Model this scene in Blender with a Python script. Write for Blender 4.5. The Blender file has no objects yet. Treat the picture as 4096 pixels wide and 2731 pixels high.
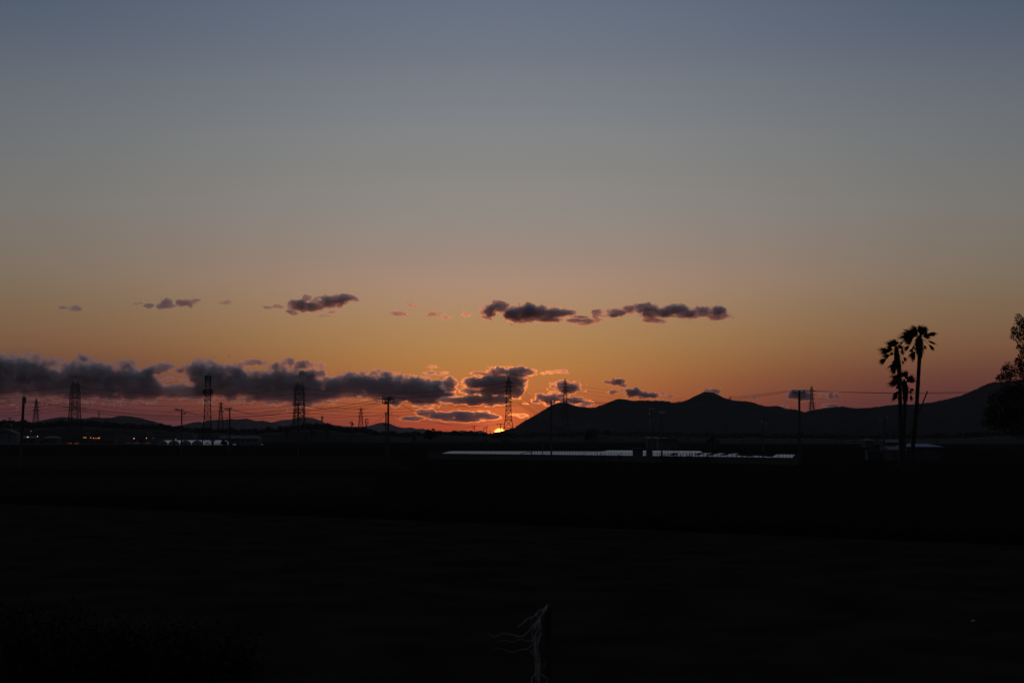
import bpy, bmesh, math, random
import numpy as np
from mathutils import Vector, Matrix, noise

sc = bpy.context.scene
C = sc.collection

# ------------------------------------------------------------------ camera
F = 50.0 / 36.0 * 4096.0        # focal length in photograph pixels
YH = 1745.0                     # horizon row in the photograph
CAMZ = 5.0                      # eye height above the fields (standing on a levee)
PITCH = math.atan((YH - 1365.5) / F)
cam = bpy.data.cameras.new('camera')
cam_ob = bpy.data.objects.new('camera', cam)
C.objects.link(cam_ob)
sc.camera = cam_ob
cam.lens = 50.0
cam.sensor_width = 36.0
cam.clip_start = 0.1
cam.clip_end = 300000.0
cam.dof.use_dof = True
cam.dof.focus_distance = 1500.0
cam.dof.aperture_fstop = 5.0
cam_ob.location = (0, 0, CAMZ)
cam_ob.rotation_euler = (math.radians(90) + PITCH, 0, 0)
RC = Matrix.Rotation(math.radians(90) + PITCH, 3, 'X')


def at(x, y, D):
    """point at forward distance D seen in the direction of photograph pixel (x, y)"""
    d = RC @ Vector(((x - 2048) / F, -(y - 1365.5) / F, -1))
    return Vector((0, 0, CAMZ)) + d * (D / d.y)


def gx(x, D):
    p = at(x, YH, D)
    return Vector((p.x, D, 0))


def ground(x, y, z=0.0):
    d = RC @ Vector(((x - 2048) / F, -(y - 1365.5) / F, -1))
    t = (z - CAMZ) / d.z
    return Vector((0, 0, CAMZ)) + d * t


# ------------------------------------------------------------------ world, sun, exposure
sc.view_settings.view_transform = 'Standard'
sc.view_settings.look = 'None'
sc.view_settings.exposure = 0.0
sc.view_settings.gamma = 1.0
sc.view_settings.use_curve_mapping = False
sc.cycles.use_denoising = True
sc.cycles.use_adaptive_sampling = False
sc.cycles.volume_bounces = 9
sc.cycles.max_bounces = 12

SUNPX = (2000.0, 1740.0)
SUN_AZ = math.degrees(math.atan((SUNPX[0] - 2048) / F))
SUN_EL = 0.12


def lin(c):
    return tuple(((v / 255) / 12.92 if v <= 10 else ((v / 255 + .055) / 1.055) ** 2.4) for v in c) + (1,)


world = bpy.data.worlds.new('World')
sc.world = world
world.use_nodes = True
wt = world.node_tree
wt.nodes.clear()


def WN(t, **k):
    n = wt.nodes.new(t)
    for a, b in k.items():
        setattr(n, a, b)
    return n


def WL(a, b):
    wt.links.new(a, b)


def WM(op, a, b=None, c=None):
    n = WN('ShaderNodeMath', operation=op)
    for i, v in enumerate((a, b, c)):
        if v is None:
            continue
        if isinstance(v, (int, float)):
            n.inputs[i].default_value = v
        else:
            WL(v, n.inputs[i])
    return n.outputs[0]


def ydeg(y):
    d = RC @ Vector((0, -(y - 1365.5) / F, -1))
    return math.degrees(math.asin(d.z / d.length))


tcn = WN('ShaderNodeTexCoord')
sep = WN('ShaderNodeSeparateXYZ')
WL(tcn.outputs['Generated'], sep.inputs[0])
w_el = WM('MULTIPLY', WM('ARCSINE', sep.outputs[2]), 180 / math.pi)
w_az = WM('SUBTRACT', WM('MULTIPLY', WM('ARCTAN2', sep.outputs[0], sep.outputs[1]), 180 / math.pi), SUN_AZ)
EMAX = 90.0


def sky_ramp(stops):
    r = WN('ShaderNodeValToRGB')
    cr = r.color_ramp
    cr.interpolation = 'CARDINAL'
    pts = sorted(((max(0.0, min(1.0, (ydeg(y) if y is not None else e) / EMAX))), c) for y, e, c in stops)
    while len(cr.elements) < len(pts):
        cr.elements.new(0.5)
    for i, (p, c) in enumerate(pts):
        cr.elements[i].position = p
    for i, (p, c) in enumerate(pts):
        cr.elements[i].color = lin(c)
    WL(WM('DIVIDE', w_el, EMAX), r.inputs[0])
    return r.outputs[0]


# colour of the dusk sky by height, towards the sun and away from it
toward = sky_ramp([(1740, 0, (188, 66, 28)), (1680, 0, (194, 82, 36)), (1600, 0, (190, 102, 50)), (1500, 0, (184, 119, 62)),
                   (1400, 0, (178, 130, 77)), (1280, 0, (175, 136, 97)), (1130, 0, (170, 139, 118)), (1050, 0, (160, 137, 123)),
                   (900, 0, (147, 138, 130)), (700, 0, (137, 135, 132)), (500, 0, (128, 131, 134)), (250, 0, (114, 121, 132)),
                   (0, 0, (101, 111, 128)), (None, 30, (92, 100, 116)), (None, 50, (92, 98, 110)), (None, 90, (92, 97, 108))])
away = sky_ramp([(1740, 0, (74, 37, 42)), (1600, 0, (88, 48, 49)), (1500, 0, (103, 63, 53)), (1420, 0, (115, 79, 60)),
                 (1350, 0, (120, 90, 68)), (1200, 0, (118, 101, 82)), (1080, 0, (116, 107, 94)), (900, 0, (112, 109, 104)),
                 (700, 0, (105, 108, 109)), (500, 0, (98, 104, 110)), (300, 0, (86, 95, 109)), (0, 0, (68, 82, 101)),
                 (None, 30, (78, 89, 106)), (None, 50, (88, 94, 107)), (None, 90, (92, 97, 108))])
# the glow is narrower close to the horizon than higher up
w_sig = WM('ADD', 8.0, WM('MULTIPLY', 8.5, WM('MINIMUM', WM('MAXIMUM', WM('DIVIDE', w_el, 9.0), 0.0), 1.0)))
wgt = WM('EXPONENT', WM('MULTIPLY', WM('POWER', WM('ABSOLUTE', WM('DIVIDE', w_az, w_sig)), 2.0), -1.0))
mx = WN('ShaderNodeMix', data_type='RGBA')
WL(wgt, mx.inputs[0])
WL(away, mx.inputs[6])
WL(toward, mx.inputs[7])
# the eastern half of the sky is dimmer, falling off smoothly with the angle from the sun
east = WM('ADD', 0.90, WM('MULTIPLY', 0.10, WM('COSINE', WM('MULTIPLY', w_az, math.pi / 180 * 0.9))))
# physical sky adds its share of twilight
nishita = WN('ShaderNodeTexSky')
nishita.sky_type = 'NISHITA'
nishita.sun_disc = False
nishita.sun_elevation = math.radians(max(SUN_EL, 0.1))
nishita.sun_rotation = math.radians(SUN_AZ)
nishita.dust_density = 1.5
bg_n = WN('ShaderNodeBackground')
WL(nishita.outputs[0], bg_n.inputs[0])
bg_n.inputs[1].default_value = 0.002
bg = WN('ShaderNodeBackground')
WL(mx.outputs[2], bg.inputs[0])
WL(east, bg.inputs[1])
# the sun itself: disc and the narrow aureole round it
sdir = Vector((math.sin(math.radians(SUN_AZ)) * math.cos(math.atan((YH - SUNPX[1]) / F)),
               math.cos(math.radians(SUN_AZ)), math.tan(math.atan((YH - SUNPX[1]) / F)))).normalized()
dot = WN('ShaderNodeVectorMath', operation='DISTANCE')
nrm = WN('ShaderNodeVectorMath', operation='NORMALIZE')
WL(tcn.outputs['Generated'], nrm.inputs[0])
WL(nrm.outputs[0], dot.inputs[0])
dot.inputs[1].default_value = sdir
ang = WM('MULTIPLY', dot.outputs['Value'], 180 / math.pi)
disc = WM('MINIMUM', WM('MAXIMUM', WM('DIVIDE', WM('SUBTRACT', 0.300, ang), 0.10), 0.0), 1.0)
bg_s = WN('ShaderNodeBackground')
bg_s.inputs[0].default_value = (1.0, 0.30, 0.04, 1)
WL(WM('MULTIPLY', WM('POWER', disc, 1.6), 17.0), bg_s.inputs[1])
bg_g = WN('ShaderNodeBackground')
bg_g.inputs[0].default_value = (1.0, 0.22, 0.03, 1)
WL(WM('MULTIPLY', WM('EXPONENT', WM('MULTIPLY', ang, -1.3)), 0.62), bg_g.inputs[1])
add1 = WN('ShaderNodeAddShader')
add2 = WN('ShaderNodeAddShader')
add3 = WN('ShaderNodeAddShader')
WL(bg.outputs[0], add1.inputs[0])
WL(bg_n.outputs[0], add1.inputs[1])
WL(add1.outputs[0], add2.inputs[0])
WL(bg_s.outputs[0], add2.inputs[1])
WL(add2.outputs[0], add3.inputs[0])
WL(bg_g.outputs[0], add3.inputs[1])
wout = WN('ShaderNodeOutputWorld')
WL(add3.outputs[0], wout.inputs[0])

sun = bpy.data.lights.new('sun', 'SUN')
sun.energy = 0.075
sun.angle = math.radians(0.5)
sun.color = (1.0, 0.25, 0.04)
sun_ob = bpy.data.objects.new('sun', sun)
C.objects.link(sun_ob)
sv = Vector((math.sin(math.radians(SUN_AZ)), math.cos(math.radians(SUN_AZ)), math.tan(math.radians(SUN_EL))))
sun_ob.rotation_euler = (-sv).to_track_quat('-Z', 'Y').to_euler()

# ------------------------------------------------------------------ materials
MATS = {}


def mat(name, col, rough=0.8, var=0.25, scale=1.0, spec=0.2, metal=0.0, bump=0.0, bscale=8.0):
    if name in MATS:
        return MATS[name]
    m = bpy.data.materials.new(name)
    m.use_nodes = True
    t = m.node_tree
    b = t.nodes['Principled BSDF']
    b.inputs['Roughness'].default_value = rough
    b.inputs['Metallic'].default_value = metal
    b.inputs['Specular IOR Level'].default_value = spec
    tc = t.nodes.new('ShaderNodeTexCoord')
    nz = t.nodes.new('ShaderNodeTexNoise')
    nz.inputs['Scale'].default_value = scale
    nz.inputs['Detail'].default_value = 5
    t.links.new(tc.outputs['Object'], nz.inputs['Vector'])
    r = t.nodes.new('ShaderNodeValToRGB')
    r.color_ramp.elements[0].position = 0.3
    r.color_ramp.elements[1].position = 0.7
    r.color_ramp.elements[0].color = tuple(c * (1 - var) for c in col) + (1,)
    r.color_ramp.elements[1].color = tuple(min(1, c * (1 + var)) for c in col) + (1,)
    t.links.new(nz.outputs['Fac'], r.inputs[0])
    t.links.new(r.outputs[0], b.inputs['Base Color'])
    if bump:
        bn = t.nodes.new('ShaderNodeTexNoise')
        bn.inputs['Scale'].default_value = bscale
        bn.inputs['Detail'].default_value = 6
        t.links.new(tc.outputs['Object'], bn.inputs['Vector'])
        bp = t.nodes.new('ShaderNodeBump')
        bp.inputs['Strength'].default_value = bump
        bp.inputs['Distance'].default_value = 0.1
        t.links.new(bn.outputs['Fac'], bp.inputs['Height'])
        t.links.new(bp.outputs[0], b.inputs['Normal'])
    MATS[name] = m
    return m


def glow(name, col, s):
    if name in MATS:
        return MATS[name]
    m = bpy.data.materials.new(name)
    m.use_nodes = True
    t = m.node_tree
    b = t.nodes['Principled BSDF']
    b.inputs['Base Color'].default_value = tuple(col) + (1,)
    b.inputs['Emission Color'].default_value = tuple(col) + (1,)
    b.inputs['Emission Strength'].default_value = s
    MATS[name] = m
    return m


def blockwall_mat():
    m = bpy.data.materials.new('concrete_blocks')
    m.use_nodes = True
    t = m.node_tree
    b = t.nodes['Principled BSDF']
    b.inputs['Roughness'].default_value = 0.9
    tc = t.nodes.new('ShaderNodeTexCoord')
    mp = t.nodes.new('ShaderNodeMapping')
    mp.inputs['Rotation'].default_value = (math.radians(90), 0, 0)
    br = t.nodes.new('ShaderNodeTexBrick')
    br.inputs['Scale'].default_value = 1.0
    br.inputs['Brick Width'].default_value = 0.8
    br.inputs['Row Height'].default_value = 0.4
    br.inputs['Mortar Size'].default_value = 0.02
    br.inputs['Color1'].default_value = (.035, .036, .038, 1)
    br.inputs['Color2'].default_value = (.022, .023, .025, 1)
    br.inputs['Mortar'].default_value = (.010, .010, .011, 1)
    t.links.new(tc.outputs['Object'], mp.inputs[0])
    t.links.new(mp.outputs[0], br.inputs['Vector'])
    t.links.new(br.outputs['Color'], b.inputs['Base Color'])
    return m


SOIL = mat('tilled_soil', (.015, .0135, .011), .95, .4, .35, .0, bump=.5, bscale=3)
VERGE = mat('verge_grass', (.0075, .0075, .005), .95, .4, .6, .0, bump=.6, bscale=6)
FOREST = mat('hill_forest', (.009, .011, .010), .95, .4, .02, .0)
LEAF = mat('dark_foliage', (.008, .010, .006), .8, .4, .8, .1)
BARK = mat('bark', (.02, .018, .014), .9, .3, 3.0, .1)
STEEL = mat('galvanised_steel', (.022, .022, .023), .8, .2, .4, .1, .0)
REDSTEEL = mat('weathered_red_paint', (.16, .035, .02), .6, .3, .4, .3)
CONC = mat('pole_concrete', (.03, .029, .028), .9, .2, 2.0, .2)
DARKM = mat('dark_metal', (.05, .05, .055), .6, .2, 2.0, .3)
PORC = mat('porcelain', (.22, .20, .18), .4, .1, 5.0, .4)
WIRE = mat('wire', (.045, .045, .048), .7, .1, 1.0, .2)
PALEW = mat('pale_wall', (.06, .063, .072), .8, .2, .5, .2)
GREYW = mat('grey_wall', (.035, .036, .04), .85, .2, .5, .2)
ROOFD = mat('dark_tile_roof', (.035, .036, .042), .7, .25, 2.0, .3)
ROOFP = mat('pale_metal_roof', (.05, .05, .055), .6, .2, 1.0, .1)
BLUE = mat('blue_metal_roof', (.035, .06, .13), .55, .2, 1.0, .3)
BLUEW = mat('blue_grey_siding', (.015, .022, .038), .7, .2, 1.0, .2)
WINDOW = mat('window_glass', (.015, .016, .02), .25, .1, 1.0, .4)
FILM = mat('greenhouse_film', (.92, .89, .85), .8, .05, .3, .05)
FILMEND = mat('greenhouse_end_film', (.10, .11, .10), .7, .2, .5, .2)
SHEET = mat('white_ground_sheet', (.80, .76, .71), .9, .06, .25, .0)
PANEL = mat('solar_cells', (.008, .009, .014), .9, .1, 1.0, .0)
TWINE = mat('white_plastic_twine', (.19, .18, .18), .6, .1, 8.0, .3)
PAINT = [mat('white_car_paint', (.30, .30, .32), .4, .05, 1, .4), mat('silver_car_paint', (.20, .20, .22), .35, .05, 1, .4),
         mat('dark_car_paint', (.03, .03, .04), .3, .05, 1, .4)]
RUBBER = mat('tyre_rubber', (.012, .012, .012), .9, .1, 5, .1)
REDGLOW = glow('tail_light', (1, .06, .02), 2.5)
ORANGE = glow('sodium_lamp', (1, .31, .04), 2.2)
WHITEL = glow('white_lamp', (1, .70, .48), 2.0)
DIML = glow('dim_white_lamp', (.8, .9, 1), .12)
BLOCK = blockwall_mat()


# ------------------------------------------------------------------ mesh helpers
class MB:
    def __init__(s):
        s.v = []
        s.f = []

    def add(s, vs, fs):
        o = len(s.v)
        s.v.extend(tuple(p) for p in vs)
        s.f.extend(tuple(i + o for i in f) for f in fs)
        return s

    def box(s, x0, x1, y0, y1, z0, z1):
        vs = [(x, y, z) for x in (x0, x1) for y in (y0, y1) for z in (z0, z1)]
        return s.add(vs, [(0, 1, 3, 2), (4, 6, 7, 5), (0, 4, 5, 1), (2, 3, 7, 6), (0, 2, 6, 4), (1, 5, 7, 3)])

    def tube(s, pts, rads, n=4, cap=True):
        pts = [Vector(p) for p in pts]
        if isinstance(rads, (int, float)):
            rads = [rads] * len(pts)
        vs = []
        for i, p in enumerate(pts):
            d = (pts[min(i + 1, len(pts) - 1)] - pts[max(i - 1, 0)]).normalized()
            u = d.cross(Vector((0, 0, 1)) if abs(d.z) < .9 else Vector((0, 1, 0))).normalized()
            w = d.cross(u)
            for k in range(n):
                a = 2 * math.pi * (k + .5) / n
                vs.append(p + (u * math.cos(a) + w * math.sin(a)) * rads[i])
        fs = []
        for i in range(len(pts) - 1):
            for k in range(n):
                fs.append((i * n + k, i * n + (k + 1) % n, (i + 1) * n + (k + 1) % n, (i + 1) * n + k))
        if cap:
            fs.append(tuple(range(n))[::-1])
            fs.append(tuple((len(pts) - 1) * n + k for k in range(n)))
        return s.add(vs, fs)

    def blob(s, c, r, seed=0, amp=.35, fr=1.6, sub=2):
        base = ICO[sub]
        c = Vector(c)
        off = Vector((seed * 3.17, seed * 1.31, seed * 2.7))
        vs = []
        for p in base[0]:
            n = noise.fractal(p * fr + off, .9, 2.0, 3)
            q = p * (1 + amp * n)
            vs.append((c.x + q.x * r[0], c.y + q.y * r[1], c.z + q.z * r[2]))
        return s.add(vs, base[1])

    def build(s, name, m, parent=None, smooth=False):
        off = parent_world(parent)
        me = bpy.data.meshes.new(name)
        me.from_pydata([(a - off.x, b - off.y, c - off.z) for a, b, c in s.v], [], s.f)
        me.materials.append(m)
        if smooth:
            me.polygons.foreach_set('use_smooth', [True] * len(me.polygons))
        o = bpy.data.objects.new(name, me)
        C.objects.link(o)
        if parent:
            o.parent = parent
        return o


def parent_world(p):
    v = Vector((0, 0, 0))
    while p:
        v = v + Vector(p.location)
        p = p.parent
    return v


ICO = {}
for sub in (1, 2, 3):
    bm = bmesh.new()
    bmesh.ops.create_icosphere(bm, subdivisions=sub, radius=1)
    bm.verts.ensure_lookup_table()
    ICO[sub] = ([v.co.copy() for v in bm.verts], [tuple(v.index for v in f.verts) for f in bm.faces])
    bm.free()


def tag(o, label, cat, group=None):
    o['label'] = label
    o['category'] = cat
    if group:
        o['group'] = group
    return o


def thing(name, label, cat, loc, group=None):
    o = bpy.data.objects.new(name, None)
    o.empty_display_size = 0.5
    C.objects.link(o)
    o.location = loc
    return tag(o, label, cat, group)


def structure(o):
    o['kind'] = 'structure'
    return o


def interp(pl, x):
    if x <= pl[0][0]:
        return pl[0][1]
    for (a, b), (c, d) in zip(pl, pl[1:]):
        if x <= c:
            return b + (d - b) * (x - a) / (c - a)
    return pl[-1][1]


# ------------------------------------------------------------------ ground
def grid_mesh(name, xs, ys, zf, m):
    vs = [(x, y, zf(x, y)) for y in ys for x in xs]
    n = len(xs)
    fs = [(j * n + i, j * n + i + 1, (j + 1) * n + i + 1, (j + 1) * n + i) for j in range(len(ys) - 1) for i in range(n - 1)]
    return MB().add(vs, fs).build(name, m, None, True)


GX = [-17500, -8000, -3000, -1000, -300, -100, -60] + [-40 + 4 * i for i in range(21)] + [60, 100, 300, 1000, 3000, 8000, 17500]
GY = [-1500, -400, -100, -30] + [-4, 0, 2.5, 4, 6, 8, 10, 12, 14, 18, 24] + [30, 60, 120, 250, 500, 1000, 2000, 4000, 8000, 17000]


def gz(x, y):
    # the levee the photographer stands on, and the flat fields in front of it
    if y < -30:
        return 3.4
    if y <= 2.5:
        return 3.4
    if y < 14:
        return 3.4 * (1 - (y - 2.5) / 11.5)
    return 0.0


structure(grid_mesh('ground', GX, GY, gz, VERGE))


# tilled fields laid as low plots with furrow ridges
def field(name, corners, zt, rows, m, seed):
    a, b, c, d = [Vector((p.x, p.y, 0)) for p in corners]   # near-left, near-right, far-right, far-left
    rnd = random.Random(seed)
    nu, nv = rows * 2, 40
    vs = []
    for j in range(nv + 1):
        t = j / nv
        for i in range(nu + 1):
            s = i / nu
            p = (a * (1 - s) + b * s) * (1 - t) + (d * (1 - s) + c * s) * t
            edge = 0 if i in (0, nu) or j in (0, nv) else 1
            z = zt + (.02 * (i % 2) + .05 * noise.noise(Vector((p.x * .5, p.y * .5, seed)))) * edge
            vs.append((p.x, p.y, z))
    n = nu + 1
    fs = [(j * n + i, j * n + i + 1, (j + 1) * n + i + 1, (j + 1) * n + i) for j in range(nv) for i in range(nu)]
    return structure(MB().add(vs, fs).build(name, m, None, False))


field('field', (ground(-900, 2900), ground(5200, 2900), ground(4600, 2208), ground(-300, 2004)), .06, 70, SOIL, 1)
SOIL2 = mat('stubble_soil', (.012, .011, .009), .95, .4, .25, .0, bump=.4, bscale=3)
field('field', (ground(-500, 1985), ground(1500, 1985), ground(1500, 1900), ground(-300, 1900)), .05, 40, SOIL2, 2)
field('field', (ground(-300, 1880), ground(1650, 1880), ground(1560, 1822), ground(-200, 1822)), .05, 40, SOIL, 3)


# ------------------------------------------------------------------ hills
def ridge(name, pl, D, width, m, seed, step=5.0, bump=1.2, rows=14):
    """a range of hills: crest along the polyline (photograph pixels) at distance D, falling to the plain in front and behind"""
    x0, x1 = pl[0][0], pl[-1][0]
    n = int((x1 - x0) / step) + 1
    k = D / F
    vs = []
    R = rows * 2 + 1
    for i in range(n + 1):
        x = x0 + (x1 - x0) * i / n
        y = interp(pl, x)
        crest = at(x, y, D)
        h = crest.z + .5
        for r in range(R):
            t = (r - rows) / rows
            prof = max(0, 1 - abs(t)) ** 1.25
            wv = noise.fractal(Vector((crest.x * .0022, t * 2.2, seed)), 1, 2, 4)
            z = h * prof * (1 + .35 * wv * min(1, abs(t) * 3) * (1 - abs(t)))
            tree = noise.fractal(Vector((crest.x / (k * 5.0), t * width / (k * 8), seed + 9)), .8, 2.2, 3)
            z += k * bump * tree * (1 if prof > .02 else 0)
            yy = crest.y + t * width + (width * .10 * wv if 0 < abs(t) < 1 else 0)
            # keep the crest in line from the side: x spreads with depth along the true ground direction
            vs.append((crest.x, yy, z if abs(t) < 1 else -2.0))
    fs = []
    for i in range(n):
        for r in range(R - 1):
            a = i * R + r
            fs.append((a, a + R, a + R + 1, a + 1))
    return structure(MB().add(vs, fs).build(name, m, None, True))


RIGHT1 = [(1925, 1752), (1950, 1741), (1970, 1734), (2018, 1721), (2062, 1709), (2086, 1690), (2121, 1672), (2157, 1651), (2184, 1634), (2217, 1616), (2240, 1610),
          (2264, 1610), (2288, 1619), (2318, 1626), (2362, 1631), (2383, 1628), (2425, 1614), (2455, 1601), (2472, 1596),
          (2498, 1597), (2534, 1603), (2578, 1601), (2626, 1603), (2668, 1605), (2696, 1613), (2709, 1608), (2739, 1605),
          (2769, 1592), (2799, 1576), (2818, 1567), (2852, 1570), (2876, 1580), (2900, 1592), (2936, 1602), (2971, 1604),
          (3007, 1608), (3040, 1620), (3076, 1627), (3110, 1623), (3143, 1635), (3179, 1638), (3208, 1647), (3240, 1657), (3300, 1672),
          (3400, 1700), (3500, 1740)]
RIGHT2 = [(3130, 1735), (3180, 1690), (3228, 1657), (3277, 1637), (3321, 1631), (3369, 1626), (3423, 1634), (3476, 1632), (3536, 1625), (3610, 1615),
          (3649, 1619), (3696, 1613), (3727, 1610), (3778, 1599), (3842, 1584), (3906, 1557), (3948, 1536), (3978, 1528),
          (4000, 1530), (4096, 1518), (4250, 1530), (4500, 1590), (4900, 1680), (5200, 1735)]
LEFT1 = [(60, 1735), (120, 1705), (173, 1687), (202, 1677), (238, 1668), (259, 1668), (315, 1675), (351, 1672), (378, 1668), (411, 1671), (446, 1672),
         (464, 1666), (491, 1662), (521, 1665), (560, 1672), (610, 1684), (646, 1695), (693, 1704), (760, 1720), (850, 1740)]
LEFT2 = [(620, 1738), (680, 1712), (710, 1702), (740, 1699), (767, 1690), (790, 1687), (808, 1689), (838, 1681), (868, 1678), (898, 1679), (924, 1675),
         (951, 1677), (987, 1674), (1008, 1680), (1029, 1684), (1049, 1682), (1076, 1688), (1110, 1697), (1170, 1712), (1300, 1738)]
LEFT3 = [(1030, 1725), (1060, 1702), (1091, 1689), (1118, 1681), (1165, 1677), (1192, 1669), (1231, 1669), (1255, 1672), (1279, 1681), (1296, 1689),
         (1319, 1697), (1361, 1703), (1417, 1706), (1459, 1706), (1492, 1699), (1510, 1692), (1533, 1689), (1557, 1693),
         (1587, 1706), (1617, 1711), (1646, 1709), (1664, 1715), (1694, 1714), (1720, 1726), (1790, 1742)]
FAR = [(1600, 1740), (1700, 1730), (1800, 1727), (1818, 1721), (1830, 1724), (1848, 1720), (1871, 1724), (1890, 1726), (1925, 1721), (1949, 1733), (1990, 1742)]
ridge('mountain', RIGHT1, 3400, 900, FOREST, 1.3, 3.0, 3.0)
ridge('mountain', RIGHT2, 3000, 800, FOREST, 4.1, 3.0, 3.4)
ridge('hills', LEFT1, 5600, 1200, FOREST, 7.7, 3.0, 1.8)
ridge('hills', LEFT2, 7600, 1300, FOREST, 2.2, 3.0, 1.8)
ridge('hills', LEFT3, 11000, 1600, FOREST, 5.9, 3.0, 1.0)
ridge('hills', FAR, 15000, 900, FOREST, 8.2, 3.0, 1.0)


# ------------------------------------------------------------------ haze
def haze():
    mb = MB().box(-18500, 18500, -2000, 17500, -3.5, 190)
    o = mb.build('haze', None) if False else None
    me = bpy.data.meshes.new('haze')
    me.from_pydata(mb.v, [], mb.f)
    m = bpy.data.materials.new('haze_air')
    m.use_nodes = True
    t = m.node_tree
    t.nodes.clear()
    v = t.nodes.new('ShaderNodeVolumePrincipled')
    v.inputs['Color'].default_value = (.90, .85, .95, 1)
    v.inputs['Density'].default_value = 2.1e-5
    v.inputs['Anisotropy'].default_value = 0.35
    ou = t.nodes.new('ShaderNodeOutputMaterial')
    t.links.new(v.outputs[0], ou.inputs['Volume'])
    me.materials.append(m)
    o = bpy.data.objects.new('haze', me)
    C.objects.link(o)
    o['kind'] = 'stuff'
    o['label'] = 'thin evening haze in the air over the plain'
    return o


haze()

# ------------------------------------------------------------------ clouds (real volumes, lit by sun and sky)
RNG = np.random.RandomState(11)
LAT = RNG.rand(64, 64, 64).astype(np.float32) * 2 - 1


def vnoise(X, Y, Z):
    def ax(a):
        i = np.floor(a).astype(int)
        f = (a - i).astype(np.float32)
        return i % 64, (i + 1) % 64, f * f * (3 - 2 * f)
    x0, x1, fx = ax(X)
    y0, y1, fy = ax(Y)
    z0, z1, fz = ax(Z)
    fx = fx[:, None, None]
    fy = fy[None, :, None]
    fz = fz[None, None, :]
    g = lambda a, b, c: LAT[np.ix_(a, b, c)]
    return ((g(x0, y0, z0) * (1 - fx) + g(x1, y0, z0) * fx) * (1 - fy) + (g(x0, y1, z0) * (1 - fx) + g(x1, y1, z0) * fx) * fy) * (1 - fz) + \
           ((g(x0, y0, z1) * (1 - fx) + g(x1, y0, z1) * fx) * (1 - fy) + (g(x0, y1, z1) * (1 - fx) + g(x1, y1, z1) * fx) * fy) * fz


def surface_nets(f):
    s = f > 0
    n = np.array(f.shape)
    cs = [(i, j, k) for i in (0, 1) for j in (0, 1) for k in (0, 1)]
    sl = lambda c, a: a[c[0]:a.shape[0] - 1 + c[0], c[1]:a.shape[1] - 1 + c[1], c[2]:a.shape[2] - 1 + c[2]]
    cnt = sum(sl(c, s).astype(np.int8) for c in cs)
    act = (cnt > 0) & (cnt < 8)
    idx = np.full(act.shape, -1, np.int64)
    I = np.argwhere(act)
    idx[act] = np.arange(len(I))
    P = np.zeros((len(I), 3))
    W = np.zeros(len(I))
    for a in range(8):
        for b in range(a + 1, 8):
            d = [cs[b][q] - cs[a][q] for q in range(3)]
            if sum(abs(q) for q in d) != 1:
                continue
            fa = f[I[:, 0] + cs[a][0], I[:, 1] + cs[a][1], I[:, 2] + cs[a][2]]
            fb = f[I[:, 0] + cs[b][0], I[:, 1] + cs[b][1], I[:, 2] + cs[b][2]]
            x = (fa > 0) != (fb > 0)
            t = np.where(x, fa / np.where(x, fa - fb, 1), 0)
            for q in range(3):
                P[:, q] += np.where(x, cs[a][q] + t * d[q], 0)
            W += x
    P = P / W[:, None] + I
    quads = []
    for axn in range(3):
        u, v = [(1, 2), (2, 0), (0, 1)][axn]
        A = np.take(s, range(0, n[axn] - 1), axn)
        B = np.take(s, range(1, n[axn]), axn)
        E = np.argwhere(A != B)
        sg = A[E[:, 0], E[:, 1], E[:, 2]]
        c = []
        for du, dv in ((-1, -1), (0, -1), (0, 0), (-1, 0)):
            e = E.copy()
            e[:, u] += du
            e[:, v] += dv
            c.append(idx[e[:, 0], e[:, 1], e[:, 2]])
        q = np.stack(c, 1)
        q[~sg] = q[~sg][:, ::-1]
        quads.append(q)
    return P, np.concatenate(quads)


CLOUDM = {}


def cloud_mat(D, taupx, alb2):
    """droplets: part of the light is thrown strongly forward (bright rims near the sun), the rest spreads evenly"""
    key = (D, round(taupx, 2), alb2)
    if key in CLOUDM:
        return CLOUDM[key]
    m = bpy.data.materials.new('cloud_vapour')
    m.use_nodes = True
    t = m.node_tree
    t.nodes.clear()
    ou = t.nodes.new('ShaderNodeOutputMaterial')
    ad = t.nodes.new('ShaderNodeAddShader')
    near = D == 28000
    dens = 1.0 / (taupx * (.44 if near else .46) * D / F)
    fw = .5 if near else .3
    for i, (g, share, alb) in enumerate(((.95, fw, (.97, .95, .95) if near else (.95, .95, .95)), (.10, 1 - fw, alb2))):
        v = t.nodes.new('ShaderNodeVolumePrincipled')
        v.inputs['Density'].default_value = dens * share
        v.inputs['Anisotropy'].default_value = g
        v.inputs['Color'].default_value = alb + (1,)
        t.links.new(v.outputs[0], ad.inputs[i])
    t.links.new(ad.outputs[0], ou.inputs['Volume'])
    CLOUDM[key] = m
    return m


NCL = [0]


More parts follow.
